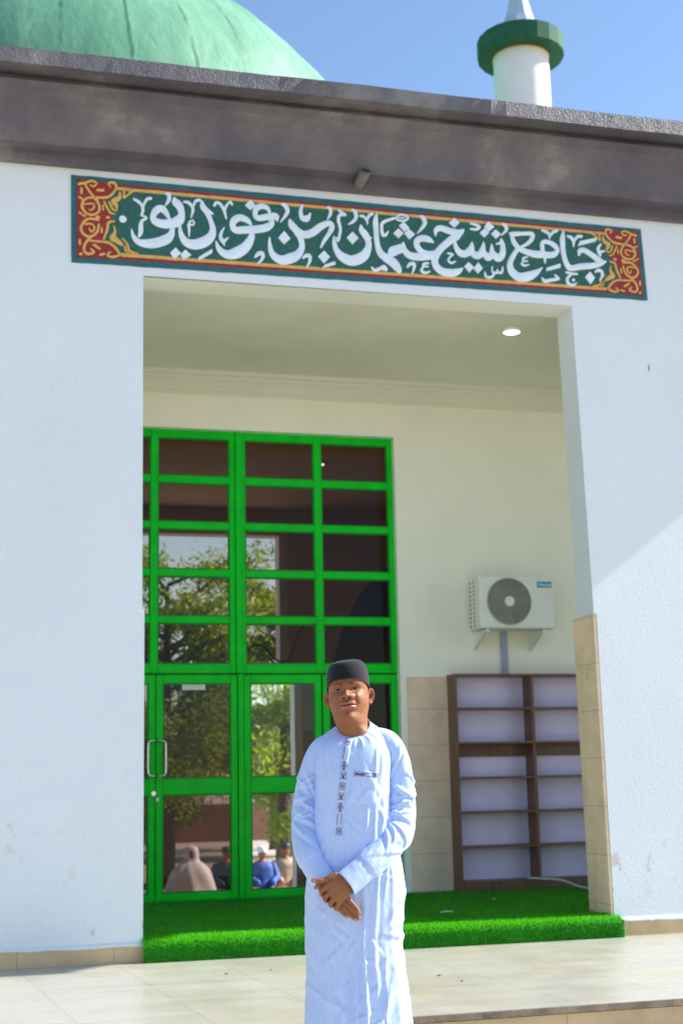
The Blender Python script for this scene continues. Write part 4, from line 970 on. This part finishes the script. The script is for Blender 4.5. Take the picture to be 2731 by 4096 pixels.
# ---- hands (crop measurements -> figure space)
def H(px, py, y): return S((-.2362+.000204*px, y, 1.133-.0002065*py))
def hand_shell():
    b = MB()
    # his left hand, on top: forearm, dorsum, thumb, four fingers curled round the other wrist
    wr = H(1010, 570, -.205); b.capsule([S((.05, -.175, 1.06)), S((.0, -.19, 1.02)), H(960, 620, -.20)], [.027, .026, .026])
    mc = [H(640, 690, -.222), H(690, 800, -.228), H(765, 905, -.228), H(850, 990, -.220)]
    w4 = [H(860, 540, -.205), H(920, 610, -.210), H(985, 690, -.208), H(1030, 770, -.200)]
    for a_, w_ in zip(mc, w4): b.capsule([w_, (a_+w_)/2+Vector((0, -.003, 0)), a_], [.0160, .0155, .0118])
    for i in range(3): b.capsule([(w4[i]+w4[i+1])/2, (w4[i]+w4[i+1]+mc[i]+mc[i+1])/4+Vector((0, -.0025, 0)), (mc[i]+mc[i+1])/2], [.0168, .0165, .0118])
    b.capsule([H(850, 560, -.192), H(690, 800, -.205)], [.020, .018]); b.capsule([H(980, 720, -.190), H(800, 900, -.205)], [.020, .016])
    pip = [H(505, 800, -.218), H(570, 915, -.222), H(672, 1030, -.221), H(782, 1125, -.212)]
    dip = [H(510, 865, -.196), H(590, 975, -.197), H(695, 1075, -.196), H(800, 1150, -.190)]
    tp = [H(560, 880, -.175), H(640, 985, -.173), H(740, 1075, -.172), H(840, 1140, -.170)]
    rr = [(.0110, .0102, .0090, .0080), (.0112, .0104, .0092, .0082), (.0106, .0100, .0088, .0080), (.0098, .0088, .0078, .0070)]
    for a_, p_, d_, t_, r_ in zip(mc, pip, dip, tp, rr): b.capsule([a_, (a_+p_)/2+Vector((0, -.0015, 0)), p_, d_, t_], [r_[0], r_[0]*.97, r_[1], r_[2], r_[3]])
    b.capsule([H(790, 520, -.205), H(650, 570, -.212), H(560, 596, -.216), H(480, 605, -.222), H(400, 596, -.224), H(345, 590, -.222)], [.0150, .0138, .0112, .0100, .0090, .0070])
    # his right hand, underneath: forearm, palm and straight fingers pointing down to the right
    b.capsule([S((-.165, -.125, 1.07)), S((-.135, -.155, 1.02)), H(640, 640, -.178)], [.028, .026, .024])
    b.capsule([H(600, 700, -.178), H(800, 900, -.180)], [.023, .023]); b.capsule([H(700, 640, -.178), H(960, 900, -.180)], [.019, .019]); b.capsule([H(560, 780, -.176), H(830, 1060, -.180)], [.017, .015])
    b.capsule([H(480, 690, -.182), H(560, 760, -.178)], [.017, .018])
    f4 = [([(960, 910), (1080, 1030), (1170, 1130), (1236, 1222)], (.0102, .0094, .0086, .0068)),
          ([(890, 985), (1040, 1110), (1150, 1215), (1238, 1326)], (.0106, .0098, .0090, .0070)),
          ([(850, 1050), (960, 1160), (1070, 1255), (1163, 1350)], (.0102, .0094, .0086, .0070)),
          ([(810, 1095), (880, 1180), (940, 1240), (1003, 1296)], (.0092, .0083, .0075, .0062))]
    for P, r_ in f4: b.capsule([H(x, y, -.183-.002*i) for i, (x, y) in enumerate(P)], r_)
    return b, f4
hs, f4 = hand_shell()
Vh, Fh = remesh(hs, .0016, 6); body.add([tuple(p) for p in Vh], Fh, 0)
# nails
def nail(c, dirv, w_, l_, nrm=Vector((0, -1, 0))):
    dirv = dirv.normalized(); sd = dirv.cross(nrm).normalized(); V = []
    for i in range(5):
        for j in range(5):
            u, v_ = (i-2)/2, (j-2)/2; V.append(c+dirv*l_*v_*(1-.12*u*u)+sd*w_*u+nrm*(.0012-.0016*u*u))
    body.add([tuple(q) for q in V], [(i*5+j, i*5+j+1, (i+1)*5+j+1, (i+1)*5+j) for i in range(4) for j in range(4)], 7)
for P, r_ in f4:
    a_, b_ = H(*P[-2], 0), H(*P[-1], -.190); a_.y = b_.y = -.183*.935; d_ = (b_-a_).normalized(); nail(b_+Vector((0, -r_[3]-.0048, 0))-d_*.001, d_, .0052, .0062)
nail(H(378, 586, -.2335), H(345, 590, 0)-H(400, 592, 0), .0052, .0068)
# ---- trunk, arms, legs, feet: hidden by the clothes but there
tr = MB()
tr.capsule([S((0, 0, 1.10)), S((0, 0, 1.25)), S((0, 0, 1.40)), S((0, .0, 1.47))], [.105, .10, .10, .07], 20)
for sx in (-1, 1):
    tr.capsule([S((sx*.02, 0, 1.48)), S((sx*.14, 0, 1.48))], [.06, .036]); tr.capsule([S((sx*.09, 0, 1.08)), S((sx*.095, -.01, .60)), S((sx*.10, .0, .12))], [.092, .060, .042], 16)
    tr.capsule([S((sx*.10, .03, .0)), S((sx*.105, -.08, -.055)), S((sx*.11, -.17, -.07))], [.036, .036, .026], 14)
tr.capsule([S((-.150, 0, 1.46)), S((-.186, -.0, 1.33)), S((-.200, -.010, 1.23)), S((-.172, -.110, 1.08))], [.034, .030, .028, .024]); tr.capsule([S((.155, 0, 1.48)), S((.190, -.008, 1.34)), S((.188, -.03, 1.235)), S((.05, -.175, 1.06))], [.036, .034, .034, .025])
tr.capsule([S((0, .0, 1.50)), S((.0, -.0, 1.60))], [.062, .058], 20)
Vt, Ft = remesh(tr, .012, 3); body.add([tuple(p) for p in Vt], Ft, 0)
bo = body.build('body', ['skin', 'lip', 'brow', 'eye', 'sclera', 'hair', 'eye', 'nail', 'lipline'], man, True)
# ---- cap
cp = MB(); nt_, rowsz = 120, [(.0, 1.0), (.2, 1.005), (.4, .995), (.55, .975), (.68, .94), (.79, .885), (.87, .82), (.93, .73), (.965, .62), (.985, .48), (.997, .3), (1.003, .12), (1.004, .001)]
V = []
for t, k_ in rowsz:
    for i in range(nt_):
        a_ = 2*PI*i/nt_; c, s_ = math.cos(a_), math.sin(a_); n2 = 2.2; q = (abs(c)**n2+abs(s_)**n2)**(-1/n2)
        base_z = .1545 if s_ < 0 else lerp(.1545, .130, sstep(0, 1, s_)); base_z -= .022*(1-abs(s_))**1.5*1.0
        crown = .2475+.006*s_+.004*c
        rip = 1+.004*math.sin(3*a_+1)+.003*math.sin(7*a_)*t
        V.append((.0840*c*q*k_*rip, (.1075 if s_ < 0 else .108)*s_*q*k_*rip, lerp(base_z, crown, t)))
F = [(j*nt_+i, j*nt_+(i+1) % nt_, (j+1)*nt_+(i+1) % nt_, (j+1)*nt_+i) for j in range(len(rowsz)-1) for i in range(nt_)]
cp.add([tuple(HMAT @ Vector(p)) for p in V], F); co_ = cp.build('cap', 'felt', man, True); m_ = co_.modifiers.new('s', 'SOLIDIFY'); m_.thickness = .003; m_.offset = -1
m_ = co_.modifiers.new('ss', 'SUBSURF'); m_.levels = m_.render_levels = 1
# thin brown stitched edge of the cap
ed_ = MB(); ed_.tube([tuple(HMAT @ Vector((p[0]*1.003, p[1]*1.003, p[2]-.0005))) for p in V[:nt_]+V[:1]], .0012, 5, cap=False); ed_.build('cap_seam', 'thread', co_)
# ---- robe trunk
RT = [(-.02, .240, .175, .18, .0), (.10, .236, .172, .18, .0), (.30, .226, .168, .17, .002), (.47, .214, .162, .16, .003), (.62, .2, .155, .155, .001), (.75, .193, .150, .15, -.006), (.86, .196, .149, .15, 0),
      (.99, .197, .148, .15, .004), (1.14, .180, .143, .14, .002), (1.30, .160, .140, .13, -.004), (1.40, .160, .134, .125, .0), (1.46, .162, .127, .120, .004)]
def rn(x, y, z): return noise.noise(Vector((x, y, z)))
def ridge(t): return 1-abs(math.sin(t))
rp_ = random.Random(5)
PLE = [(rp_.uniform(0, 2*PI), rp_.uniform(.003, .008), rp_.uniform(.05, .12), rp_.uniform(.70, 1.2), rp_.uniform(-.25, .25)) for q in range(14)]
PLE += [(PI*1.5+.18, .005, .05, 1.30, -.05), (PI*1.5+.42, .006, .05, 1.26, -.10), (PI*1.5+.78, .007, .07, 1.34, .06), (PI*1.5-.30, .008, .06, 1.15, .05), (PI*1.5-.62, .008, .05, 1.30, .1)]
CRT = [(rp_.uniform(-.18, .18), rp_.uniform(.40, 1.05), rp_.choice((-1, 1))*rp_.uniform(.15, 2.5), rp_.uniform(.002, .0048), rp_.uniform(.006, .014), rp_.uniform(.03, .07)) for q in range(30)]
CRT += [(rp_.uniform(-.14, .14), rp_.uniform(1.08, 1.42), rp_.choice((-1, 1))*rp_.uniform(.8, 5), rp_.uniform(.002, .0042), rp_.uniform(.006, .012), rp_.uniform(.03, .06)) for q in range(12)]
def fold(th, z, x, y):
    """cloth folds of the trunk, metres outward"""
    front = max(0, -math.sin(th)); d = 0
    low = sstep(1.25, .55, z)
    wob = .5*rn(x*3, 1.3, z*1.6)
    d += .014*low*rn(th*2.6+wob, 2.1, z*.6)
    # soft hanging pleats of differing depth and length
    for (t0, am, wd, zt_, dr) in PLE:
        da = (th-t0-dr*(1.0-z)+PI) % (2*PI)-PI
        if abs(da) < .5: d += am*(G(da, wd)-.6*G(da-wd*1.8, wd))*sstep(zt_, zt_-.28, z)*(.45+1.3*rn(z*2.7, t0*5, 1))
    # long vertical edge of the overlapping flap below the hands
    d += .0065*sstep(.014, .024, x+.004*math.sin(z*6))*sstep(.10, .03, x)*sstep(1.0, .93, z)*(front > 0)*(.55+.9*rn(z*3.1, 2, 8))
    # soft diagonal pull folds on the picture's left thigh
    for k_, z0 in enumerate((.93, .84, .72, .58, .50, .34)):
        u = z-(z0-(x+.20)*(.75-.1*k_*(1 if k_ % 2 else -.6))+.02*rn(x*9, k_, 1)); d += .0080*(.3+.9*abs(rn(k_*3.3, 1, x*4)))*G(u, .012+.006*(k_ % 3))*sstep(.05, -.16, x)*sstep(.0, .3, front+.25)*(1 if k_ % 2 else .7)
    # folds fanning from the picture's right armpit and the pocket side
    for k_, x0 in enumerate((.055, .088, .118, .150)):
        u = x-(x0-(1.25-z)*.10); d += .006*G(u, .008)*sstep(1.33, 1.22, z)*sstep(.90, 1.02, z)*(front > .2)
    for k_, x0 in enumerate((-.150, -.120, -.095, .10, .125, .15)):
        u = x-(x0+(1.50-z)*(.12 if x0 < 0 else -.10)); d += .0042*G(u, .007)*sstep(1.36, 1.44, z)*sstep(1.58, 1.50, z)*(front > .2)
    for (cx0, cz0, sl0, am, wd, ex) in CRT:
        if abs(x-cx0) > ex*2.2 or front <= 0: continue
        u = (z-cz0-(x-cx0)*sl0)/math.sqrt(1+sl0*sl0)+.004*rn(x*25, cx0*9, z*20); q_ = ((x-cx0)+(z-cz0)*sl0)/math.sqrt(1+sl0*sl0)
        if abs(u) < wd*4: d += am*(G(u, wd)-.7*G(u-wd*1.6, wd*.8))*G(q_, ex)
    # hip crumples on the sun side
    for k_, (x0, z0, sl_) in enumerate(((.155, .82, .5), (.165, .78, -.2), (.15, .73, .9), (.172, .90, 1.5), (.16, .62, 2.2), (.12, .55, 3.0))):
        u = (z-z0-(x-x0)*sl_)/math.sqrt(1+sl_*sl_); d += .0085*G(u, .012)*G(x-x0, .045)*(front > 0)
    # fine long folds of thin cotton
    d += .0040*ridge(th*6+3.5*rn(x*2, 3, z*1.6))**3*sstep(1.45, 1.1, z)*max(0, rn(th*2, 9, z*2.2)+.15)*2
    d += .0030*rn(x*9, y*9, z*7)+.0010*rn(x*30, y*30, z*22)
    return d
NTH = 420; rz = list(np.linspace(-.02, 1.46, 300)); V = []
def trunk_pt(th, z):
    w_, f_, b_, cx_ = interp(RT, z); c, s_ = math.cos(th), math.sin(th); n2 = 2.5; q = (abs(c)**n2+abs(s_)**n2)**(-1/n2)
    return cx_+w_*c*q, (f_ if s_ < 0 else b_)*s_*q
for z in rz:
    for i in range(NTH):
        th = 2*PI*i/NTH; x, y = trunk_pt(th, z); d = fold(th, z, x, y); nl = math.hypot(x/.19, y/.14); nx, ny = x/.19/nl, y/.14/nl
        V.append((x+nx*d, y+ny*d, z))
nsh = 60
for j in range(1, nsh+1):
    s0 = j/nsh
    for i in range(NTH):
        th = 2*PI*i/NTH; c, s_ = math.cos(th), math.sin(th); x0_, y0_ = trunk_pt(th, 1.46)
        cx1, cy1 = .012+.0675*c, .004+.083*s_*(1.0 if s_ < 0 else .85)
        cz1 = 1.620-.0545*max(0, -s_)**1.2+.034*max(0, s_)+.006*c
        hb = 1.46
        # shoulder bulge: quadratic bezier with a control point high and wide
        kx = x0_*(.93+.05*abs(c)); ky = y0_*(.93 if s_ < 0 else .95); kz = 1.46+lerp(.075, .128, abs(c)**1.5)
        a_, b_, c2 = (1-s0)**2, 2*s0*(1-s0), s0*s0
        x = a_*x0_+b_*kx+c2*cx1; y = a_*y0_+b_*ky+c2*cy1; z = a_*hb+b_*kz+c2*cz1
        d = fold(th, z, x, y)*(1-s0)**.7
        # gathers radiating below the collar, stronger on the picture's right
        d += .0030*ridge(th*11+1.5)*math.exp(-((s0-.72)/.20)**2)*(1.3 if c > 0 else .7)+.0035*rn(x*14, z*14, 3)*math.sin(PI*min(1, s0*1.1))
        nl = math.hypot(x/.19, y/.14)+1e-6
        V.append((x+x/.19/nl*d*(1-.6*s0), y+y/.14/nl*d, z+d*.6*s0))
# collar binding turned in
k0 = len(V)-NTH
for dz, sc in ((.004, .985), (-.002, .955), (-.03, .95)):
    for i in range(NTH):
        p = V[k0+i]; V.append((.012+(p[0]-.012)*sc, .004+(p[1]-.004)*sc, p[2]+dz))
nrw = len(V)//NTH
F = [(j*NTH+i, j*NTH+(i+1) % NTH, (j+1)*NTH+(i+1) % NTH, (j+1)*NTH+i) for j in range(nrw-1) for i in range(NTH)]
rb = MB(); rb.add([tuple(S(p)) for p in V], F)
# ---- sleeves
def sleeve(path, rads, seed, elbow, cuff_len, cuff_r):
    C = catmull([(*p, r_) for p, r_ in zip(path, rads)], 26); n = len(C); seg = 110
    P = C[:, :3]; T = np.gradient(P, axis=0); T /= np.linalg.norm(T, axis=1)[:, None]; L = np.r_[0, np.cumsum(np.linalg.norm(np.diff(P, axis=0), axis=1))]; tot = L[-1]
    up = Vector((0, -1, 0)); V = []
    rg_ = random.Random(int(seed*100)); CRE = []
    for q in range(15): CRE.append((elbow+rg_.gauss(.0, .075), rg_.gauss(PI/2, .55), rg_.choice((-1, 1))*rg_.uniform(.015, .045), rg_.uniform(.005, .0105), rg_.uniform(.007, .014), rg_.uniform(.6, 1.2)))
    for q in range(9): CRE.append((rg_.uniform(.03, tot-cuff_len-.02), rg_.gauss(PI/2, .8), rg_.choice((-1, 1))*rg_.uniform(.03, .09), rg_.uniform(.003, .007), rg_.uniform(.010, .018), rg_.uniform(.7, 1.3)))
    for i in range(n):
        t = Vector(T[i]); a_ = t.cross(up).normalized(); b_ = a_.cross(t).normalized()
        u = L[i]; incuff = sstep(tot-cuff_len-.004, tot-cuff_len+.002, u)
        for q in range(seg):
            an = 2*PI*q/seg; ca, sa = math.cos(an), math.sin(an); r_ = C[i, 3]
            nzz = Vector((ca*1.1+seed, sa*1.1, u*5)); d = 0
            d += .0045*rn(ca*1.2+seed, sa*1.2, u*6)
            for (u0, a0, tilt, am, wd, sp) in CRE:
                da = (an-a0+PI) % (2*PI)-PI
                if abs(da) > 2.2: continue
                uu = u-(u0+tilt*da+.008*rn(da*1.5, u0*30, seed))
                d += am*(G(uu, wd)-.75*G(uu-wd*1.7, wd*.8))*math.exp(-(da/sp)**2)
            pre = G(u-(tot-cuff_len-.030), .028); d += .0030*pre*ridge(an*5+seed)
            d += .0012*rn(ca*5, sa*5+seed, u*30)
            d *= (1-incuff*.93)
            rr = r_+d; rr = lerp(rr, cuff_r+.0008*math.sin(an*2), incuff)
            x = a_*ca*rr*1.0+b_*sa*rr*(.86 if incuff < .5 else .80)
            V.append(tuple(S((P[i][0]+x.x, P[i][1]+x.y, P[i][2]+x.z))))
    # turned-in cuff rim
    base_ = V[-seg:]; c_ = sum((Vector(p) for p in base_), Vector())/seg; t = Vector(T[-1])
    for k_, back in ((.94, .001), (.86, -.006), (.62, -.012), (.45, -.02)):
        V += [tuple(c_+(Vector(p)-c_)*k_+t*back) for p in base_]
    m_ = len(V)//seg; return V, [(j*seg+q, j*seg+(q+1) % seg, (j+1)*seg+(q+1) % seg, (j+1)*seg+q) for j in range(m_-1) for q in range(seg)]
VR, FR = sleeve([(.095, .01, 1.562), (.150, .0, 1.540), (.186, -.003, 1.468), (.196, -.008, 1.34), (.193, -.025, 1.25), (.172, -.062, 1.175), (.105, -.125, 1.105), (.030, -.172, 1.042), (-.036, -.202, .993)],
                [.052, .056, .054, .057, .063, .066, .060, .055, .053], 2.3, .31, .105, .0535)
VL, FL = sleeve([(-.075, .01, 1.548), (-.128, .0, 1.516), (-.164, -.002, 1.445), (-.190, -.006, 1.33), (-.199, -.018, 1.24), (-.199, -.055, 1.165), (-.175, -.110, 1.085), (-.122, -.158, 1.000)],
                [.050, .053, .051, .052, .055, .056, .053, .0515], 6.1, .30, .10, .0505)
rb.add(VR, FR); rb.add(VL, FL)
ro = rb.build('kaftan', 'robe', man, True)
# trouser hems and shoes below the robe (below the picture)
sh_ = MB()
for sx in (-1, 1): sh_.capsule([S((sx*.10, .04, -.045)), S((sx*.105, -.08, -.06)), S((sx*.11, -.18, -.072))], [.046, .046, .034], 16)
Vs, Fs = remesh(sh_, .008, 2); Vs = [(p.x, p.y, max(p.z, 0)) for p in Vs]; mobj('shoe_pair', Vs, Fs, 'black', man, True)
# ---- things sewn on the robe: projected onto its front
bv = BVHTree.FromPolygons([Vector(p) for p in rb.v], rb.f)
def onrobe(x, z, off=.0012):
    p = S((x, 0, z)); h_ = bv.ray_cast(Vector((p.x, -.6, p.z)), Vector((0, 1, 0)))
    y = h_[0].y if h_[0] is not None else -.12
    return Vector((p.x, y-off, p.z))
def patch(name, quad, nu, nv, off, mat='robe'):
    """quad TL TR BR BL in figure space"""
    V = []
    for j in range(nv+1):
        for i in range(nu+1):
            u, v_ = i/nu, j/nv; a_ = (lerp(quad[0][0], quad[1][0], u), lerp(quad[0][1], quad[1][1], u)); b_ = (lerp(quad[3][0], quad[2][0], u), lerp(quad[3][1], quad[2][1], u))
            e = off if 0 < i < nu and 0 < j < nv else -.0005
            V.append(tuple(onrobe(lerp(a_[0], b_[0], v_), lerp(a_[1], b_[1], v_), e)))
    return mobj(name, V, [(j*(nu+1)+i, (j+1)*(nu+1)+i, (j+1)*(nu+1)+i+1, j*(nu+1)+i+1) for j in range(nv) for i in range(nu)], mat, ro, True)
PT = [(-.010, 1.574), (-.026, 1.508), (-.034, 1.459), (-.038, 1.413), (-.043, 1.371), (-.048, 1.333), (-.052, 1.291), (-.057, 1.242), (-.061, 1.178)]
PTc = catmull([(a_, b_, 0) for a_, b_ in PT], 6)[:, :2]; PL = np.r_[0, np.cumsum(np.linalg.norm(np.diff(PTc, axis=0), axis=1))]
def along(s_, lat):
    x = np.interp(s_, PL, PTc[:, 0]); z = np.interp(s_, PL, PTc[:, 1]); x2 = np.interp(s_+.01, PL, PTc[:, 0]); z2 = np.interp(s_+.01, PL, PTc[:, 1]); d = Vector((x2-x, z2-z)); 
    d = d.normalized() if d.length > 1e-6 else Vector((0, -1)); return x-d.y*lat, z+d.x*lat
V = []; ns = 60
for j in range(ns+1):
    for i, lat in enumerate((-.0165, -.0155, 0, .0155, .0165)): x, z = along(PL[-1]*j/ns, lat); V.append(tuple(onrobe(x, z, .0030 if 0 < i < 4 else -.001)))
plk = mobj('placket', V, [(j*5+i, (j+1)*5+i, (j+1)*5+i+1, j*5+i+1) for j in range(ns) for i in range(4)], 'robe', ro, True)
pk = patch('chest_pocket', [(.001, 1.443), (.104, 1.429), (.090, 1.296), (-.022, 1.308)], 18, 18, .0028)
# embroidery: little line motifs, (along, across) in units of half strip width
def mot_flower():
    L = []
    for sx in (-1, 1):
        for sy in (-1, 1): L += [[(.25*sy, .15*sx), (.95*sy, .55*sx), (1.15*sy, .85*sx), (.85*sy, .95*sx), (.30*sy, .45*sx), (.25*sy, .15*sx)]]
        L += [[(0, .15*sx), (0, .6*sx), (.2, .85*sx), (0, 1.1*sx), (-.2, .85*sx), (0, .6*sx)], [(.9*sx, 0), (1.15*sx, .18), (1.45*sx, 0), (1.15*sx, -.18), (.9*sx, 0)]]
    return L+[[(-.3, 0), (.3, 0)], [(0, -.3), (0, .3)]]
def mot_cross():
    L = []
    for sx in (-1, 1):
        for sy in (-1, 1): L += [[(.12*sy, .12*sx), (.12*sy, .9*sx), (.5*sy, .9*sx), (.5*sy, .5*sx), (1.4*sy, .5*sx), (1.4*sy, .12*sx), (.12*sy, .12*sx)]]
    return L+[[(-1.6, 0), (1.6, 0)]]
def mot_scroll():
    L = []
    for sx in (-1, 1): L += [[(-1.3, .5*sx), (-1.0, .9*sx), (-.5, .9*sx), (-.1, .45*sx), (.4, .3*sx), (.9, .5*sx), (1.1, .9*sx), (.7, 1.05*sx), (.4, .8*sx)], [(-1.0, .3*sx), (-.6, .6*sx), (-.2, .2*sx), (.5, .1*sx), (1.1, .3*sx)]]
    return L+[[(-1.3, 0), (1.2, 0)]]
def zig(n, lat=.62): return [[(i, s_*(lat+(.12 if i % 2 else -.12))) for i in range(n)] for s_ in (-1, 1)]
em = MB()
def ribbon(P, w_=.0019):
    P = [Vector(p) for p in P]; V = []
    for i, p in enumerate(P):
        t = (P[min(i+1, len(P)-1)]-P[max(i-1, 0)]); t.y = 0; t = t.normalized() if t.length > 1e-9 else Vector((1, 0, 0)); n_ = Vector((t.z, 0, -t.x))*w_*.5
        V += [tuple(p-n_), tuple(p+n_)]
    em.add(V, [(2*i, 2*i+1, 2*i+3, 2*i+2) for i in range(len(P)-1)])
LEN = PL[-1]; u_ = .0125
def put(mot, c):
    for l in mot: ribbon([onrobe(*along(c+a_*u_, b_*u_), .0042) for a_, b_ in l], .0015)
put(mot_flower(), .022); put(mot_cross(), .122); put(mot_scroll(), .162); put(mot_flower(), .204); put(mot_scroll(), .245); put(mot_cross(), .288); put(mot_flower(), LEN-.018)
for s0, s1 in ((.046, .100), (.312, LEN-.040)):
    n = int((s1-s0)/.0028)
    for sgn in (-1, 1): ribbon([onrobe(*along(s0+i*.0028, sgn*(.0078+(.0012 if i % 2 else -.0012))), .0042) for i in range(n)], .0021)
em.build('embroidery', 'thread', plk); em = MB()
for mot, cx_ in ((mot_scroll(), .016), (mot_cross(), .039), (mot_flower(), .093)):
    for l in mot: ribbon([onrobe(cx_+a_*.0085, 1.4215-(cx_)*.08+b_*.0095, .0042) for a_, b_ in l], .0016)
for sgn in (-1, 1): ribbon([onrobe(.052+i*.0026, 1.417-i*.0002+sgn*(.0060+(.001 if i % 2 else -.001)), .0042) for i in range(12)], .0020)
em.build('pocket_embroidery', 'thread', pk)
# collar piping line
print('objects', len(bpy.data.objects))
